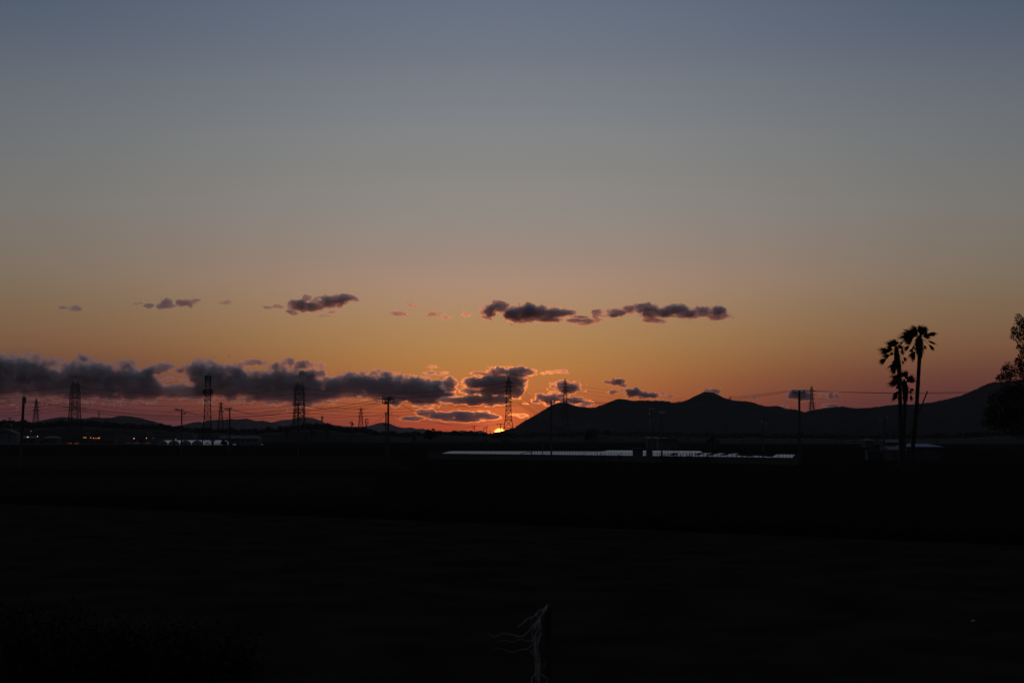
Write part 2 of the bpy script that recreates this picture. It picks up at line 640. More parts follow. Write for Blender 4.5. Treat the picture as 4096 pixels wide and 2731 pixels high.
def cloud(label, puffs, D, vox=2.5, tau=14., lam=None, amp=.66, bias=-.05, depth=1.0):
    NCL[0] += 1
    vox *= .8
    alb2 = (.975, .982, 1.0) if D == DB else ((.995, .985, .985) if D == DN else (.955, .95, .965))
    if D == DN and puffs[0][0] > 2400:
        tau *= .55
        alb2 = (.86, .86, .88)
    if D == DN:
        puffs = [(a, b, c * 1.06, d * 1.12) for a, b, c, d in puffs]
    if D == DU:
        puffs = [(a, b, c * 1.10, d * .98) for a, b, c, d in puffs]
    sd = NCL[0] * 7.31
    xs0 = min(p[0] - p[2] * 1.45 for p in puffs) - vox * 3
    xs1 = max(p[0] + p[2] * 1.45 for p in puffs) + vox * 3
    ys0 = min(p[1] - p[3] * 1.45 for p in puffs) - vox * 3
    ys1 = max(p[1] + p[3] * 1.45 for p in puffs) + vox * 3
    rz = [min(70, (p[2] * p[3]) ** .5) * depth for p in puffs]
    zm = max(rz) * 1.45 + vox * 3
    vz = vox * 1.5
    X = np.arange(xs0, xs1, vox)
    Y = np.arange(ys0, ys1, vox)
    Z = np.arange(-zm, zm, vz)
    f = np.full((len(X), len(Y), len(Z)), -1.0, np.float32)
    rnd = random.Random(NCL[0])
    for (cx, cy, rx, ry), r3 in zip(puffs, rz):
        cz = rnd.uniform(-.25, .25) * r3
        i0, i1 = np.searchsorted(X, [cx - rx * 2, cx + rx * 2])
        j0, j1 = np.searchsorted(Y, [cy - ry * 2, cy + ry * 2])
        dx = ((X[i0:i1] - cx) / rx) ** 2
        dy = ((Y[j0:j1] - cy) / ry) ** 2
        dz = ((Z - cz) / r3) ** 2
        g = 1 - np.sqrt(dx[:, None, None] + dy[None, :, None] + dz[None, None, :])
        f[i0:i1, j0:j1] = np.maximum(f[i0:i1, j0:j1], g)
    if lam is None:
        lam = sum(p[3] for p in puffs) / len(puffs) * 1.15
    a, w = 1.0, 0.0
    l = lam
    nz = 0
    while l > vox * 1.2:
        nz = nz + a * vnoise(X / (l * (1.9 if D == DU else 1.4)) + sd, Y / l + sd * 1.7, Z / (l * 1.3) + sd * .6)
        w += a
        a *= .76
        l *= .5
    f = f + amp * 1.7 * nz / w - bias
    # torn fringe
    for l, a in ((9.0, .16), (4.6, .15)):
        f = f + a * vnoise(X / (l * 1.5) + sd * 2.1, Y / l + sd, Z / (l * 1.6) + sd * 1.3)
    cx, cy = (xs0 + xs1) / 2, (ys0 + ys1) / 2
    c0 = at(cx, cy, D)
    k = D / F
    cp, sp = math.cos(PITCH), math.sin(PITCH)
    root = None
    # vapour thickens inwards: a thin outer veil, the cloud proper, and its dense core
    for name, iso, share in (('cloud', -.11, .08), ('vapour', -.01, .40), ('core', .10, .9)):
        g = f - iso
        g[0], g[-1], g[:, 0], g[:, -1], g[:, :, 0], g[:, :, -1] = -1, -1, -1, -1, -1, -1
        if not (g > 0).any():
            continue
        P, Q = surface_nets(g)
        # true size at distance D, in a local frame at the cloud's own centre
        vx = (xs0 + P[:, 0] * vox - 2048) / F
        vy = -(ys0 + P[:, 1] * vox - 1365.5) / F
        dy_ = cp - vy * sp
        dz_ = sp + vy * cp
        V = np.stack([vx / dy_ * D - c0.x, (-zm + P[:, 2] * vz) * k, dz_ / dy_ * D + CAMZ - c0.z], 1).astype(np.float32)
        me = bpy.data.meshes.new(name)
        me.vertices.add(len(V))
        me.vertices.foreach_set('co', V.ravel())
        me.loops.add(Q.size)
        me.loops.foreach_set('vertex_index', Q.ravel().astype(np.int32))
        me.polygons.add(len(Q))
        me.polygons.foreach_set('loop_start', np.arange(0, Q.size, 4, dtype=np.int32))
        me.update(calc_edges=True)
        me.validate()
        me.materials.append(cloud_mat(D, tau / share, alb2))
        o = bpy.data.objects.new(name, me)
        C.objects.link(o)
        if root is None:
            root = o
            o.location = c0
            tag(o, label, 'cloud', 'clouds in the evening sky')
        else:
            o.parent = root
    return root


def columns(top, bot, step):
    x0, x1 = top[0][0], top[-1][0]
    out = []
    x = x0 + step * .5
    while x < x1:
        a, b = interp(top, x), interp(bot, x)
        out.append((x, (a + b) / 2, step * 1.35, max(4, (b - a) / 2 * 1.16)))
        x += step
    return out


DU, DB, DN = 17000, 32000, 28000
cloud('faint small grey wisp of cloud, highest at the far left', [(255, 1231, 24, 6), (302, 1233, 18, 11)], DU, 1.8, 26)
cloud('dark broken cloud streak second from the left in the upper row', [(595, 1223, 15, 9), (670, 1212, 26, 15), (646, 1225, 18, 9), (740, 1212, 36, 14), (778, 1203, 18, 9), (761, 1224, 11, 9)], DU, 2, 16)
cloud('tiny ragged tuft left of the dark streak in the upper row', [(544, 1216, 11, 5), (560, 1212, 8, 4)], DU, 1.5, 26)
cloud('faint small oval cloud right of the dark streak', [(900, 1212, 18, 7), (912, 1206, 14, 7)], DU, 1.6, 26)
cloud('ragged cloud with pinkish right end above the telephone tower', [(1195, 1221, 38, 24), (1225, 1193, 15, 11), (1170, 1246, 22, 11), (1255, 1226, 42, 18), (1315, 1209, 42, 24), (1366, 1197, 32, 20), (1408, 1195, 24, 13), (1361, 1221, 13, 15)], DU, 2.2, 15)
cloud('small grey tail of cloud left of the ragged pinkish cloud', [(1068, 1227, 18, 8), (1110, 1226, 22, 8)], DU, 1.8, 20)
cloud('thin hanging shreds under the ragged pinkish cloud', [(1298, 1263, 18, 6), (1325, 1250, 14, 6)], DU, 1.6, 24)
cloud('small pink cloudlet, left of the pair between the big clouds', [(1595, 1257, 28, 8), (1580, 1250, 12, 6)], DU, 1.7, 24)
cloud('faint pink shred above the small pink cloudlets', [(1646, 1221, 18, 7), (1660, 1226, 12, 5)], DU, 1.5, 34)
cloud('small pink slanting cloudlet, right of the pair between the big clouds', [(1740, 1257, 32, 8), (1787, 1272, 18, 7)], DU, 1.7, 24)
cloud('small orange fleck left of the long dark cloud bar', [(1867, 1257, 21, 8)], DU, 1.6, 30)
cloud('long dark cloud bar with orange underside, left half above the sunset', [(1961, 1250, 30, 24), (1995, 1233, 38, 25), (2074, 1257, 57, 32), (2113, 1248, 52, 32), (2152, 1248, 47, 28), (2211, 1252, 52, 20), (2264, 1252, 37, 13), (2201, 1279, 60, 10), (2289, 1282, 42, 10), (2343, 1287, 26, 12), (2310, 1268, 40, 6)], DU, 2.4, 15)
cloud('ragged small clump joining the two long dark cloud bars', [(2384, 1254, 20, 18), (2391, 1280, 18, 10), (2425, 1264, 34, 6)], DU, 2, 17)
cloud('long dark cloud bar with orange lower rim, right half above the mountain', [(2465, 1252, 42, 15), (2519, 1235, 32, 17), (2582, 1235, 42, 23), (2602, 1257, 42, 21), (2651, 1252, 52, 21), (2709, 1240, 52, 20), (2753, 1252, 52, 20), (2817, 1248, 42, 21), (2871, 1245, 36, 23), (2876, 1267, 46, 12), (2611, 1281, 42, 10), (2655, 1284, 13, 10)], DU, 2.4, 15)
TOPA = [(-120, 1430), (0, 1428), (45, 1430), (89, 1433), (128, 1439), (179, 1450), (195, 1470), (232, 1488), (253, 1474), (298, 1457), (342, 1446), (387, 1457), (440, 1466), (506, 1474), (580, 1476), (640, 1540), (700, 1546), (800, 1542)]
BOTA = [(-120, 1585), (0, 1585), (180, 1588), (300, 1590), (476, 1596), (700, 1593), (800, 1594)]
cloud('broad dark grey cloud bank at the left edge of the sky', columns(TOPA, BOTA, 34), DB, 3, 15, 30, .44, 0, 1.0)
cloud('rounded dark cloud hump over the gap in the left bank', [(640, 1478, 50, 16), (668, 1468, 34, 17), (600, 1482, 30, 12), (710, 1484, 26, 9)], DB, 3, 15)
TOPB = [(737, 1468), (767, 1451), (832, 1453), (868, 1472), (915, 1474), (951, 1472), (975, 1489), (1017, 1496), (1034, 1507), (1046, 1494), (1091, 1478), (1165, 1475), (1215, 1490), (1271, 1519), (1349, 1516), (1379, 1503), (1453, 1497), (1527, 1505), (1575, 1498), (1628, 1522), (1658, 1514), (1742, 1520), (1785, 1545)]
BOTB = [(737, 1488), (775, 1494), (810, 1590), (900, 1593), (990, 1596), (1076, 1608), (1210, 1611), (1330, 1600), (1367, 1585), (1430, 1578), (1510, 1590), (1587, 1612), (1700, 1614), (1785, 1608)]
cloud('broad purple-grey cloud bank stretching from the telephone tower to the sunset', columns(TOPB, BOTB, 32), DB, 3, 15, 30, .44, 0, 1.0)
cloud('small dark puff above the left cloud bank', [(214, 1449, 34, 16), (240, 1442, 18, 9)], DB, 2.5, 16)
cloud('small dark puff with pink top above the twin-peaked pylon', [(330, 1430, 15, 12), (340, 1440, 20, 9)], DB, 2.2, 18)
cloud('dark oval puff between the twin-peaked pylon and the telephone tower', [(500, 1456, 40, 18), (520, 1448, 18, 12)], DB, 2.5, 15)
cloud('small grey shred in the gap of the left bank', [(677, 1516, 28, 9)], DB, 2, 20)
cloud('small ragged cloud just left of the telephone tower', [(734, 1525, 22, 11), (785, 1525, 26, 10)], DB, 2.2, 18)
cloud('flat dark cloudlet right of the telephone tower', [(1017, 1450, 52, 11), (972, 1455, 20, 8)], DB, 2.2, 16)
cloud('dark lumpy cloud with reddish edge above the second twin-peaked pylon', [(1160, 1447, 34, 15), (1210, 1460, 44, 16), (1255, 1492, 54, 14), (1106, 1460, 15, 8)], DB, 2.6, 16)
cloud('two-lobed curl of cloud right of the dark lumpy cloud', [(1264, 1456, 13, 10), (1287, 1464, 14, 16)], DB, 2, 19)
cloud('small dark oval cloudlet above the long bank', [(1510, 1488, 26, 11), (1545, 1494, 14, 5)], DB, 2, 16)
cloud('faint flat streak of cloud highest above the sunlit bank', [(1727, 1467, 22, 6)], DB, 1.7, 22)
cloud('orange-topped flat cloudlet above the sunlit bank', [(1727, 1493, 26, 8)], DB, 1.8, 20)
cloud('flat grey cloudlet beside the orange-topped one', [(1771, 1493, 20, 7)], DB, 1.8, 20)
cloud('small round cloud with glowing rim left of the big sunlit cloud', [(1797, 1535, 28, 22), (1800, 1552, 22, 14)], DN, 2.4, 15)
cloud('big purple cloud with glowing gold rim behind the tall pylon', [(1919, 1533, 62, 22), (1979, 1530, 72, 28), (2038, 1532, 56, 32), (2077, 1527, 27, 26), (2062, 1567, 32, 26), (1979, 1566, 92, 14), (1885, 1564, 40, 11)], DN, 2.8, 15, 20, .28)
cloud('flat grey cap of cloud on top of the gold-rimmed cloud', [(2068, 1487, 64, 14), (1993, 1487, 38, 14), (2074, 1478, 27, 11), (2125, 1490, 24, 8), (1919, 1493, 34, 6)], DN, 2.4, 15)
cloud('pair of tiny orange flecks right of the flat cap cloud', [(2174, 1492, 11, 5), (2199, 1488, 16, 6)], DN, 1.6, 30)
cloud('single orange fleck above the right-hand pylon', [(2246, 1486, 24, 7)], DN, 1.7, 28)
cloud('second purple cloud layer with bright top edge left of the tall pylon', [(1800, 1600, 46, 12), (1850, 1602, 60, 14), (1900, 1600, 60, 19), (1955, 1598, 52, 21), (2002, 1600, 38, 19)], DN, 2.6, 15, 20, .28)
cloud('low reddish cloud layer just above the setting sun', [(1646, 1674, 52, 9), (1706, 1652, 42, 14), (1765, 1662, 62, 15), (1850, 1661, 62, 16), (1928, 1661, 48, 15), (1967, 1667, 32, 10), (1850, 1679, 82, 9)], DN, 2.6, 15, 20, .34)
cloud('small glowing shred right of the tall pylon, low over the slope', [(2086, 1662, 22, 8), (2050, 1658, 14, 5)], DN, 1.8, 26)
cloud('lumpy cloud behind the right-hand pylon with orange top', [(2270, 1552, 52, 17), (2246, 1536, 26, 13), (2306, 1545, 16, 16), (2217, 1547, 16, 9)], DN, 2.4, 15)
cloud('tiny grey fleck under the cloud behind the right-hand pylon', [(2208, 1571, 14, 6)], DN, 1.6, 20)
cloud('low purple cloud sitting on the first mountain hump', [(2196, 1592, 46, 15), (2223, 1586, 32, 13), (2291, 1603, 52, 13), (2336, 1617, 32, 10), (2202, 1614, 22, 15)], DN, 2.5, 15)
cloud('small ragged shred left of the low purple cloud', [(2142, 1606, 20, 8), (2105, 1614, 14, 4)], DN, 1.8, 22)
cloud('small wedge-shaped cloud right of the right-hand pylon', [(2471, 1529, 27, 12), (2495, 1541, 14, 8), (2430, 1528, 18, 5)], DN, 2, 17)
cloud('tiny tuft left of the oval cloud over the second hump', [(2453, 1567, 18, 8)], DN, 1.7, 20)
cloud('flat oval cloud over the second mountain hump', [(2531, 1570, 38, 16), (2567, 1578, 32, 11), (2602, 1579, 24, 10), (2486, 1561, 14, 6)], DN, 2.2, 16)
cloud('pair of faint flecks left of the mountain peak', [(2651, 1573, 8, 8), (2680, 1584, 14, 7)], DN, 1.6, 22)
cloud('thin shred on the saddle left of the mountain peak', [(2662, 1601, 20, 5), (2640, 1604, 14, 5)], DN, 1.7, 22)
cloud('small cloud cap clinging to the mountain peak', [(2858, 1566, 22, 11), (2831, 1563, 18, 6)], DN, 1.8, 18)
cloud('tiny dark fleck right of the mountain peak', [(3016, 1590, 18, 7)], DN, 1.7, 20)
cloud('grey cloud behind the roadside pole and small pylon on the right', [(3179, 1577, 30, 17), (3214, 1580, 28, 17), (3238, 1591, 18, 9)], DN, 2.2, 17)
cloud('ragged grey cloudlet right of the small pylon', [(3324, 1584, 12, 13), (3348, 1584, 14, 11), (3290, 1579, 20, 7)], DN, 2, 19)
cloud('low faint cloud on the right-hand hill crest', [(3321, 1623, 26, 8)], DN, 1.8, 18)
cloud('low faint cloud in the saddle left of the roadside pole', [(3137, 1628, 18, 7)], DN, 1.8, 18)

# ------------------------------------------------------------------ woods on the plain
def wood(name, pl, D, seed, label, rpx=8.5, step=6, rows=4, deep=40):
    """a belt of trees: lumpy crowns packed along the skyline, with leaf sprays standing off them"""
    rnd = random.Random(seed)
    mb = MB()
    k = D / F
    x = pl[0][0]
    while x < pl[-1][0]:
        y = interp(pl, x) + rnd.choice((-6, -3, -1, 1, 3, 5)) + rnd.uniform(-1, 2)
        top = at(x, y, D).z
        for r in range(rows):
            rr = rpx * k * rnd.uniform(.75, 1.3)
            zc = top - rr * .8 - r * (top / rows)
            if zc < rr * .4:
                zc = rr * .4
            p = at(x + rnd.uniform(-4, 4), YH, D)
            c = Vector((p.x, D - deep * (.15 + .75 * r / rows) + rnd.uniform(-6, 6), zc))
            mb.blob(c, (rr * 1.15, rr * 1.1, rr), seed + len(mb.v), .5, 1.9, 2 if r == 0 else 1)
            if r == 0:
                for q in range(26):
                    a, b = rnd.uniform(0, 2 * math.pi), rnd.uniform(-.2, 1)
                    d = Vector((math.cos(a) * (1 - b * b) ** .5, math.sin(a) * (1 - b * b) ** .5, b))
                    e = c + Vector((d.x * rr * 1.2, d.y * rr * 1.1, d.z * rr)) * rnd.uniform(.9, 1.22)
                    sz = k * rnd.uniform(.8, 2.2)
                    u = Vector((rnd.uniform(-1, 1), rnd.uniform(-1, 1), rnd.uniform(-1, 1))).normalized() * sz
                    w = d.cross(u).normalized() * sz if d.cross(u).length > 1e-6 else Vector((sz, 0, 0))
                    mb.add([e - u, e + w, e + u, e - w], [(0, 1, 2, 3)])
        x += step * rnd.uniform(.7, 1.3)
    # solid heart of the belt, below the crowns
    n = int((pl[-1][0] - pl[0][0]) / 12)
    vs = []
    for i in range(n + 1):
        x = pl[0][0] + (pl[-1][0] - pl[0][0]) * i / n
        p = gx(x, D)
        z = max(.5, (at(x, interp(pl, x), D).z - rpx * k * 1.0) * (1 + .04 * noise.noise(Vector((x * .05, seed, 0)))))
        vs += [(p.x, D - deep, 0), (p.x, D - deep * .7, z * .7), (p.x, D, z * .92), (p.x, D + deep * .7, z * .7), (p.x, D + deep, 0)]
    mb.add(vs, [(i * 5 + j, i * 5 + 5 + j, i * 5 + 6 + j, i * 5 + 1 + j) for i in range(n) for j in range(4)])
    o = mb.build(name, LEAF, None)
    o['kind'] = 'stuff'
    o['label'] = label
    return o


WLEFT = [(-120, 1688), (0, 1689), (20, 1686), (60, 1688), (80, 1693), (98, 1684), (112, 1690), (130, 1694), (167, 1693), (208, 1688), (298, 1685), (387, 1686), (476, 1693), (565, 1699), (640, 1699), (700, 1706), (778, 1713), (830, 1716)]
WMID = [(800, 1716), (927, 1716), (957, 1723), (987, 1719), (1023, 1717), (1046, 1724), (1076, 1713), (1106, 1715), (1165, 1706), (1230, 1698), (1289, 1699), (1334, 1700), (1364, 1708), (1384, 1716), (1453, 1713), (1474, 1722), (1512, 1727), (1557, 1730), (1617, 1736), (1658, 1735)]
WMID2 = [(1620, 1737), (1660, 1732), (1760, 1729), (1795, 1728), (1893, 1731), (1949, 1734), (1972, 1736), (2060, 1738), (2127, 1733), (2200, 1732), (2306, 1737), (2350, 1719), (2380, 1717), (2410, 1725), (2500, 1733), (2578, 1728), (2640, 1734), (2760, 1736), (2900, 1740)]
WRIGHT = [(2850, 1741), (2960, 1737), (3000, 1733), (3030, 1737), (3100, 1741), (3200, 1738), (3320, 1742), (3400, 1744), (3560, 1740), (3700, 1741), (3820, 1738), (3960, 1730), (4100, 1722), (4250, 1715)]
wood('woodland', WLEFT, 1500, 3, 'dark wooded rise behind the lit shops on the left')
wood('woodland', WMID, 1250, 5, 'dark belt of trees behind the greenhouses and middle poles')
wood('woodland', WMID2, 1300, 7, 'dark belt of trees under the setting sun and mountain foot')
wood('woodland', WRIGHT, 1000, 9, 'dark belt of trees at the foot of the right-hand hill')


def leafy_tree(label, x, ytop, D, wpx, seed, spread=1.0, cat='tree', group=None, ybase=None):
    rnd = random.Random(seed)
    k = D / F
    base = gx(x, D)
    t = thing('tree', label, cat, base, group)
    top = at(x, ytop, D).z
    R = wpx * k / 2
    tr = MB()
    tr.tube([base + Vector((0, 0, -.1)), base + Vector((.1, 0, top * .3)), base + Vector((-.1, .1, top * .7))], [R * .09, R * .07, R * .03], 7)
    for i in range(6):
        a = i * 1.05 + rnd.random()
        s = base + Vector((0, 0, top * rnd.uniform(.25, .5)))
        e = base + Vector((math.cos(a) * R * .7, math.sin(a) * R * .7, top * rnd.uniform(.6, .85)))
        tr.tube([s, (s + e) / 2 + Vector((0, 0, .2)), e], [R * .04, R * .03, R * .012], 5)
    tr.build('trunk', BARK, t)
    cr = MB()
    hh = top * .42
    for i in range(46):
        a, b, r = rnd.uniform(0, 6.28), rnd.uniform(-.8, 1), rnd.uniform(.35, .92)
        c = base + Vector((math.cos(a) * (1 - b * b) ** .5 * R * r, math.sin(a) * (1 - b * b) ** .5 * R * r, top - hh + b * hh * r * .92))
        cr.blob(c, (R * .22, R * .22, R * .17), seed + i, .6, 2.0, 1)
        for q in range(40):
            d = Vector((rnd.gauss(0, 1), rnd.gauss(0, 1), rnd.gauss(0, 1))).normalized()
            e = c + d * R * rnd.uniform(.15, .30)
            if e.z > top + .15:
                continue
            u = Vector((rnd.gauss(0, 1), rnd.gauss(0, 1), rnd.gauss(0, 1))).normalized() * k * rnd.uniform(.7, 1.5)
            w = d.cross(u)
            cr.add([e - u, e + w, e + u, e - w], [(0, 1, 2, 3)])
    cr.build('crown', LEAF, t)
    return t


def bare_tree(label, x, ytop, D, wpx, seed):
    rnd = random.Random(seed)
    k = D / F
    base = gx(x, D)
    top = at(x, ytop, D).z
    t = thing('bare_tree', label, 'tree', base, 'leafless trees by the twin-peaked pylon')
    tr = MB()
    tr.tube([base + Vector((0, 0, -.1)), base + Vector((.1, 0, top * .25)), base + Vector((0, .1, top * .55))], [.42, .32, .2], 7)
    tr.build('trunk', BARK, t)
    br = MB()

    def grow(p, d, ln, r, lev):
        q = p + d * ln
        mid = (p + q) / 2 + Vector((rnd.gauss(0, .05), rnd.gauss(0, .05), 0)) * ln
        br.tube([p, mid, q], [r, r * .8, r * .55], 4, False)
        if lev == 0:
            return
        for i in range(3):
            e = (d + Vector((rnd.gauss(0, .5), rnd.gauss(0, .5), rnd.uniform(-.05, .45)))).normalized()
            grow(p + d * ln * rnd.uniform(.5, 1), e, ln * rnd.uniform(.55, .8), r * .55, lev - 1)
    W = wpx * k / 2
    for i in range(7):
        a = i * .9 + rnd.random()
        s = base + Vector((0, 0, top * rnd.uniform(.22, .55)))
        d = Vector((math.cos(a) * .6, math.sin(a) * .6, 1)).normalized()
        grow(s, d, top * .22, .16, 4)
    br.build('branches', BARK, t)
    return t


leafy_tree('round dark tree standing alone left of the setting sun', 1721, 1711, 1000, 58, 4)
bare_tree('leafless tree just right of the second twin-peaked pylon', 1246, 1676, 900, 40, 2)
bare_tree('small leafless tree at the foot of the grey hill', 1312, 1684, 900, 36, 6)
bare_tree('leafless tree left behind the second twin-peaked pylon', 1152, 1699, 900, 34, 9)
bare_tree('low leafless tree beside the end of the greenhouses', 852, 1752, 700, 26, 12)
leafy_tree('small dark tree at the end of the white greenhouses', 895, 1760, 720, 28, 14)
leafy_tree('dark round tree in front of the mountain foot', 2366, 1716, 900, 70, 15)


# ------------------------------------------------------------------ pylons
def lattice(t, base, levels, rleg, rbr, mleg, mbr, yaw=0.0, sub=1):
    """four-legged lattice body; levels = [(z, half width)] from the ground up"""
    cy, sy = math.cos(yaw), math.sin(yaw)

    def P(sx, sy_, h, z):
        return base + Vector((sx * h * cy - sy_ * h * sy, sx * h * sy + sy_ * h * cy, z))
    cor = [(-1, -1), (1, -1), (1, 1), (-1, 1)]
    for c in cor:
        MB().tube([P(c[0], c[1], h, z) for z, h in levels], rleg, 4).build('leg', mleg, t)
    fine = []
    for (z0, h0), (z1, h1) in zip(levels, levels[1:]):
        n = max(1, round((z1 - z0) / max(1.0, (h0 + h1) * .95)))
        for i in range(n):
            a, b = i / n, (i + 1) / n
            fine.append((z0 + (z1 - z0) * a, h0 + (h1 - h0) * a, z0 + (z1 - z0) * b, h0 + (h1 - h0) * b))
    mb = MB()
    for z0, h0, z1, h1 in fine:
        for i in range(4):
            c, d = cor[i], cor[(i + 1) % 4]
            mb.tube([P(c[0], c[1], h0, z0), P(d[0], d[1], h1, z1)], rbr, 3, False)
            mb.tube([P(d[0], d[1], h0, z0), P(c[0], c[1], h1, z1)], rbr, 3, False)
            mb.tube([P(c[0], c[1], h1, z1), P(d[0], d[1], h1, z1)], rbr, 3, False)
    mb.build('bracing', mbr, t)
    return P


def hw_at(levels, z):
    return interp(levels, z)


def pylon(label, x, ytop, D, prof, arms, mleg=None, mbr=None, rleg=.16, rbr=.075, drop=2.2, yaw=0., base_z=0.0, group='steel lattice power pylons', tension=False):
    """prof = [(photo row, half width px)] top to bottom; arms = [(photo row, half span px)]"""
    rleg, rbr = rleg * 1.6, rbr * 1.9
    mleg = mleg or STEEL
    mbr = mbr or STEEL
    k = D / F
    base = gx(x, D)
    base.z = base_z
    t = thing('power_pylon', label, 'pylon', base, group)
    lv = sorted((at(x, y, D).z - base_z, w * k) for y, w in prof)
    if lv[0][0] > .5:
        z0, h0 = lv[0]
        z1, h1 = lv[1]
        lv.insert(0, (0.0, h0 + (h0 - h1) / (z1 - z0) * z0))
    P = lattice(t, base, lv, rleg, rbr, mleg, mbr, yaw)
    ztop = at(x, ytop, D).z - base_z
    pk = MB()
    zt, ht = lv[-1]
    for c in ((-1, -1), (1, -1), (1, 1), (-1, 1)):
        pk.tube([P(c[0], c[1], ht, zt), base + Vector((0, 0, ztop))], rleg * .8, 3)
    pk.tube([P(-1, 0, ht * .5, zt + (ztop - zt) * .5), P(1, 0, ht * .5, zt + (ztop - zt) * .5)], rbr, 3)
    pk.build('peak', mbr, t)
    pts = {}
    for i, (y, w) in enumerate(arms):
        z = at(x, y, D).z - base_z
        h = hw_at(lv, z)
        for s in (-1, 1):
            tip = P(s, 0, w * k, z)
            arm = MB()
            for q in (-1, 1):
                arm.tube([P(s, q, h, z), tip], rbr * 1.7, 3)
                arm.tube([P(s, q, h, z + 1.6), tip], rbr, 3)
            arm.tube([P(s, -1, h, z), P(s, 1, h, z)], rbr, 3)
            arm.tube([P(s, -1, h, z + 1.6), P(s, 1, h, z + 1.6)], rbr, 3)
            pts[(i, s)] = tip - Vector((0, 0, 0 if tension else drop))
            ar = arm.build('crossarm', mbr, t)
            if tension:
                for q in (-1, 1):
                    ins = MB()
                    ins.tube([tip, tip + Vector((q * 3.2, 0, -.35))], .16, 6)
                    ins.build('insulator', PORC, ar)
            else:
                ins = MB()
                ins.tube([tip, tip - Vector((0, 0, drop))], .15, 6)
                ins.build('insulator', PORC, ar)
    pts['top'] = base + Vector((0, 0, ztop))
    return pts


def twin_pylon(label, x, D, prof, levels, peaks):
    """wide tower seen with its arms pointing at us; strings of insulators pull the wires left and right"""
    k = D / F
    base = gx(x, D)
    t = thing('power_pylon', label, 'pylon', base, 'steel lattice power pylons')
    lv = sorted((at(x, y, D).z, w * k) for y, w in prof)
    z0, h0 = lv[0]
    z1, h1 = lv[1]
    lv.insert(0, (0.0, h0 + (h0 - h1) / (z1 - z0) * z0))
    P = lattice(t, base, lv, .34, .18, STEEL, STEEL)
    col = MB()
    for z, h in [(0, 1.2)]:
        pass
    zt = lv[-1][0]
    for s in (-1, 1):
        col.tube([P(0, s, hw_at(lv, zt * .2), zt * .2), P(0, s, lv[-1][1], zt)], .16, 4)
    col.build('middle_leg', STEEL, t)
    for s, yp in peaks:
        zp = at(x, yp, D).z
        pk = MB()
        cx = base.x + s * lv[-1][1] * .62
        r = lv[-1][1] * .42
        for a, b in ((-1, -1), (1, -1), (1, 1), (-1, 1)):
            pk.tube([(cx + a * r, base.y + b * r, zt), (cx, base.y, zp)], .24, 3)
        pk.tube([(cx - r * .5, base.y, (zt + zp) / 2), (cx + r * .5, base.y, (zt + zp) / 2)], .08, 3)
        pk.tube([(cx - r * .9, base.y, zt), (cx + r * .3, base.y, (zt + zp) / 2)], .07, 3)
        pk.build('peak', STEEL, t)
    pts = {}
    for i, y in enumerate(levels):
        z = at(x, y, D).z
        h = hw_at(lv, z)
        arm = MB()
        for s in (-1, 1):
            for q in (-1, 1):
                arm.tube([P(q, s, h, z), P(q * .15, s, h + 5.5, z)], .11, 3)
                arm.tube([P(q, s, h, z + 1.8), P(q * .15, s, h + 5.5, z)], .09, 3)
        for q in (-1, 1):
            arm.tube([P(-1, q, h + .02, z), P(1, q, h + .02, z)], .15, 4)
            arm.tube([P(-1, q, h + .02, z + .9), P(1, q, h + .02, z + .9)], .09, 4)
        ar = arm.build('crossarm', STEEL, t)
        for s in (-1, 1):
            a = base + Vector((s * .3, -h - 5.4, z))
            for q in (-1, 1):
                # jumper loop and the tension strings
                ins = MB()
                e = base + Vector((q * (h + 3.0), -h - 5.4 if s < 0 else h + 5.4, z - .3))
                ins.tube([base + Vector((q * .4, -h - 5.4 if s < 0 else h + 5.4, z)), e], .17, 6)
                ins.build('insulator', PORC, ar)
                pts[(i, q, s)] = e
            lp = MB()
            yy = base.y + (-h - 5.4 if s < 0 else h + 5.4)
            lp.tube([(base.x + (h + 2.6) * math.cos(u), yy, z - .4 - 2.4 * math.sin(u)) for u in [math.pi * j / 10 for j in range(11)]], .06, 3)
            lp.build('jumper', WIRE, ar)
    return pts


T1 = pylon('tall dark pylon standing in front of the setting sun', 2034, 1507, 1150,
           [(1520, 4), (1530, 5.5), (1560, 7.5), (1590, 8.5), (1640, 10.5), (1665, 11.8), (1680, 13), (1712, 18.5), (1765, 26)],
           [(1531, 15), (1548, 15), (1565, 15), (1587, 15), (1597, 15.5), (1607, 16)], STEEL, STEEL, .24, .11, tension=True)
T2 = pylon('pylon right of the sun, rising over the first mountain hump', 2261, 1513, 1450,
           [(1524, 3), (1535, 3.6), (1580, 5.6), (1620, 8), (1660, 10.5), (1710, 13), (1764, 20)],
           [(1536, 14), (1550, 14.5), (1564, 15), (1583, 14), (1597, 16)], STEEL, STEEL, .22, .10, tension=True)
T3 = twin_pylon('wide twin-peaked pylon on the far left above the shops', 297, 1100,
                [(1539, 12.5), (1560, 14), (1590, 16), (1640, 17), (1670, 18.5), (1700, 21)], [1547, 1570, 1592, 1614, 1628, 1640], [(-1, 1525), (1, 1526)])
T4 = twin_pylon('wide twin-peaked pylon between the telephone tower and the sun', 1196, 1120,
                [(1544, 15), (1560, 16.5), (1590, 17.5), (1640, 19), (1665, 20), (1690, 22.5)], [1553, 1576, 1600, 1620, 1637, 1651], [(-1, 1529), (1, 1531)])
T5 = pylon('small distant pylon left of the leftmost twin-peaked pylon', 142, 1591, 1900,
           [(1598, 1.8), (1612, 3), (1645, 6), (1670, 8.5), (1692, 10.5)], [(1613, 18), (1628, 17), (1642, 18)], rleg=.2, rbr=.1)
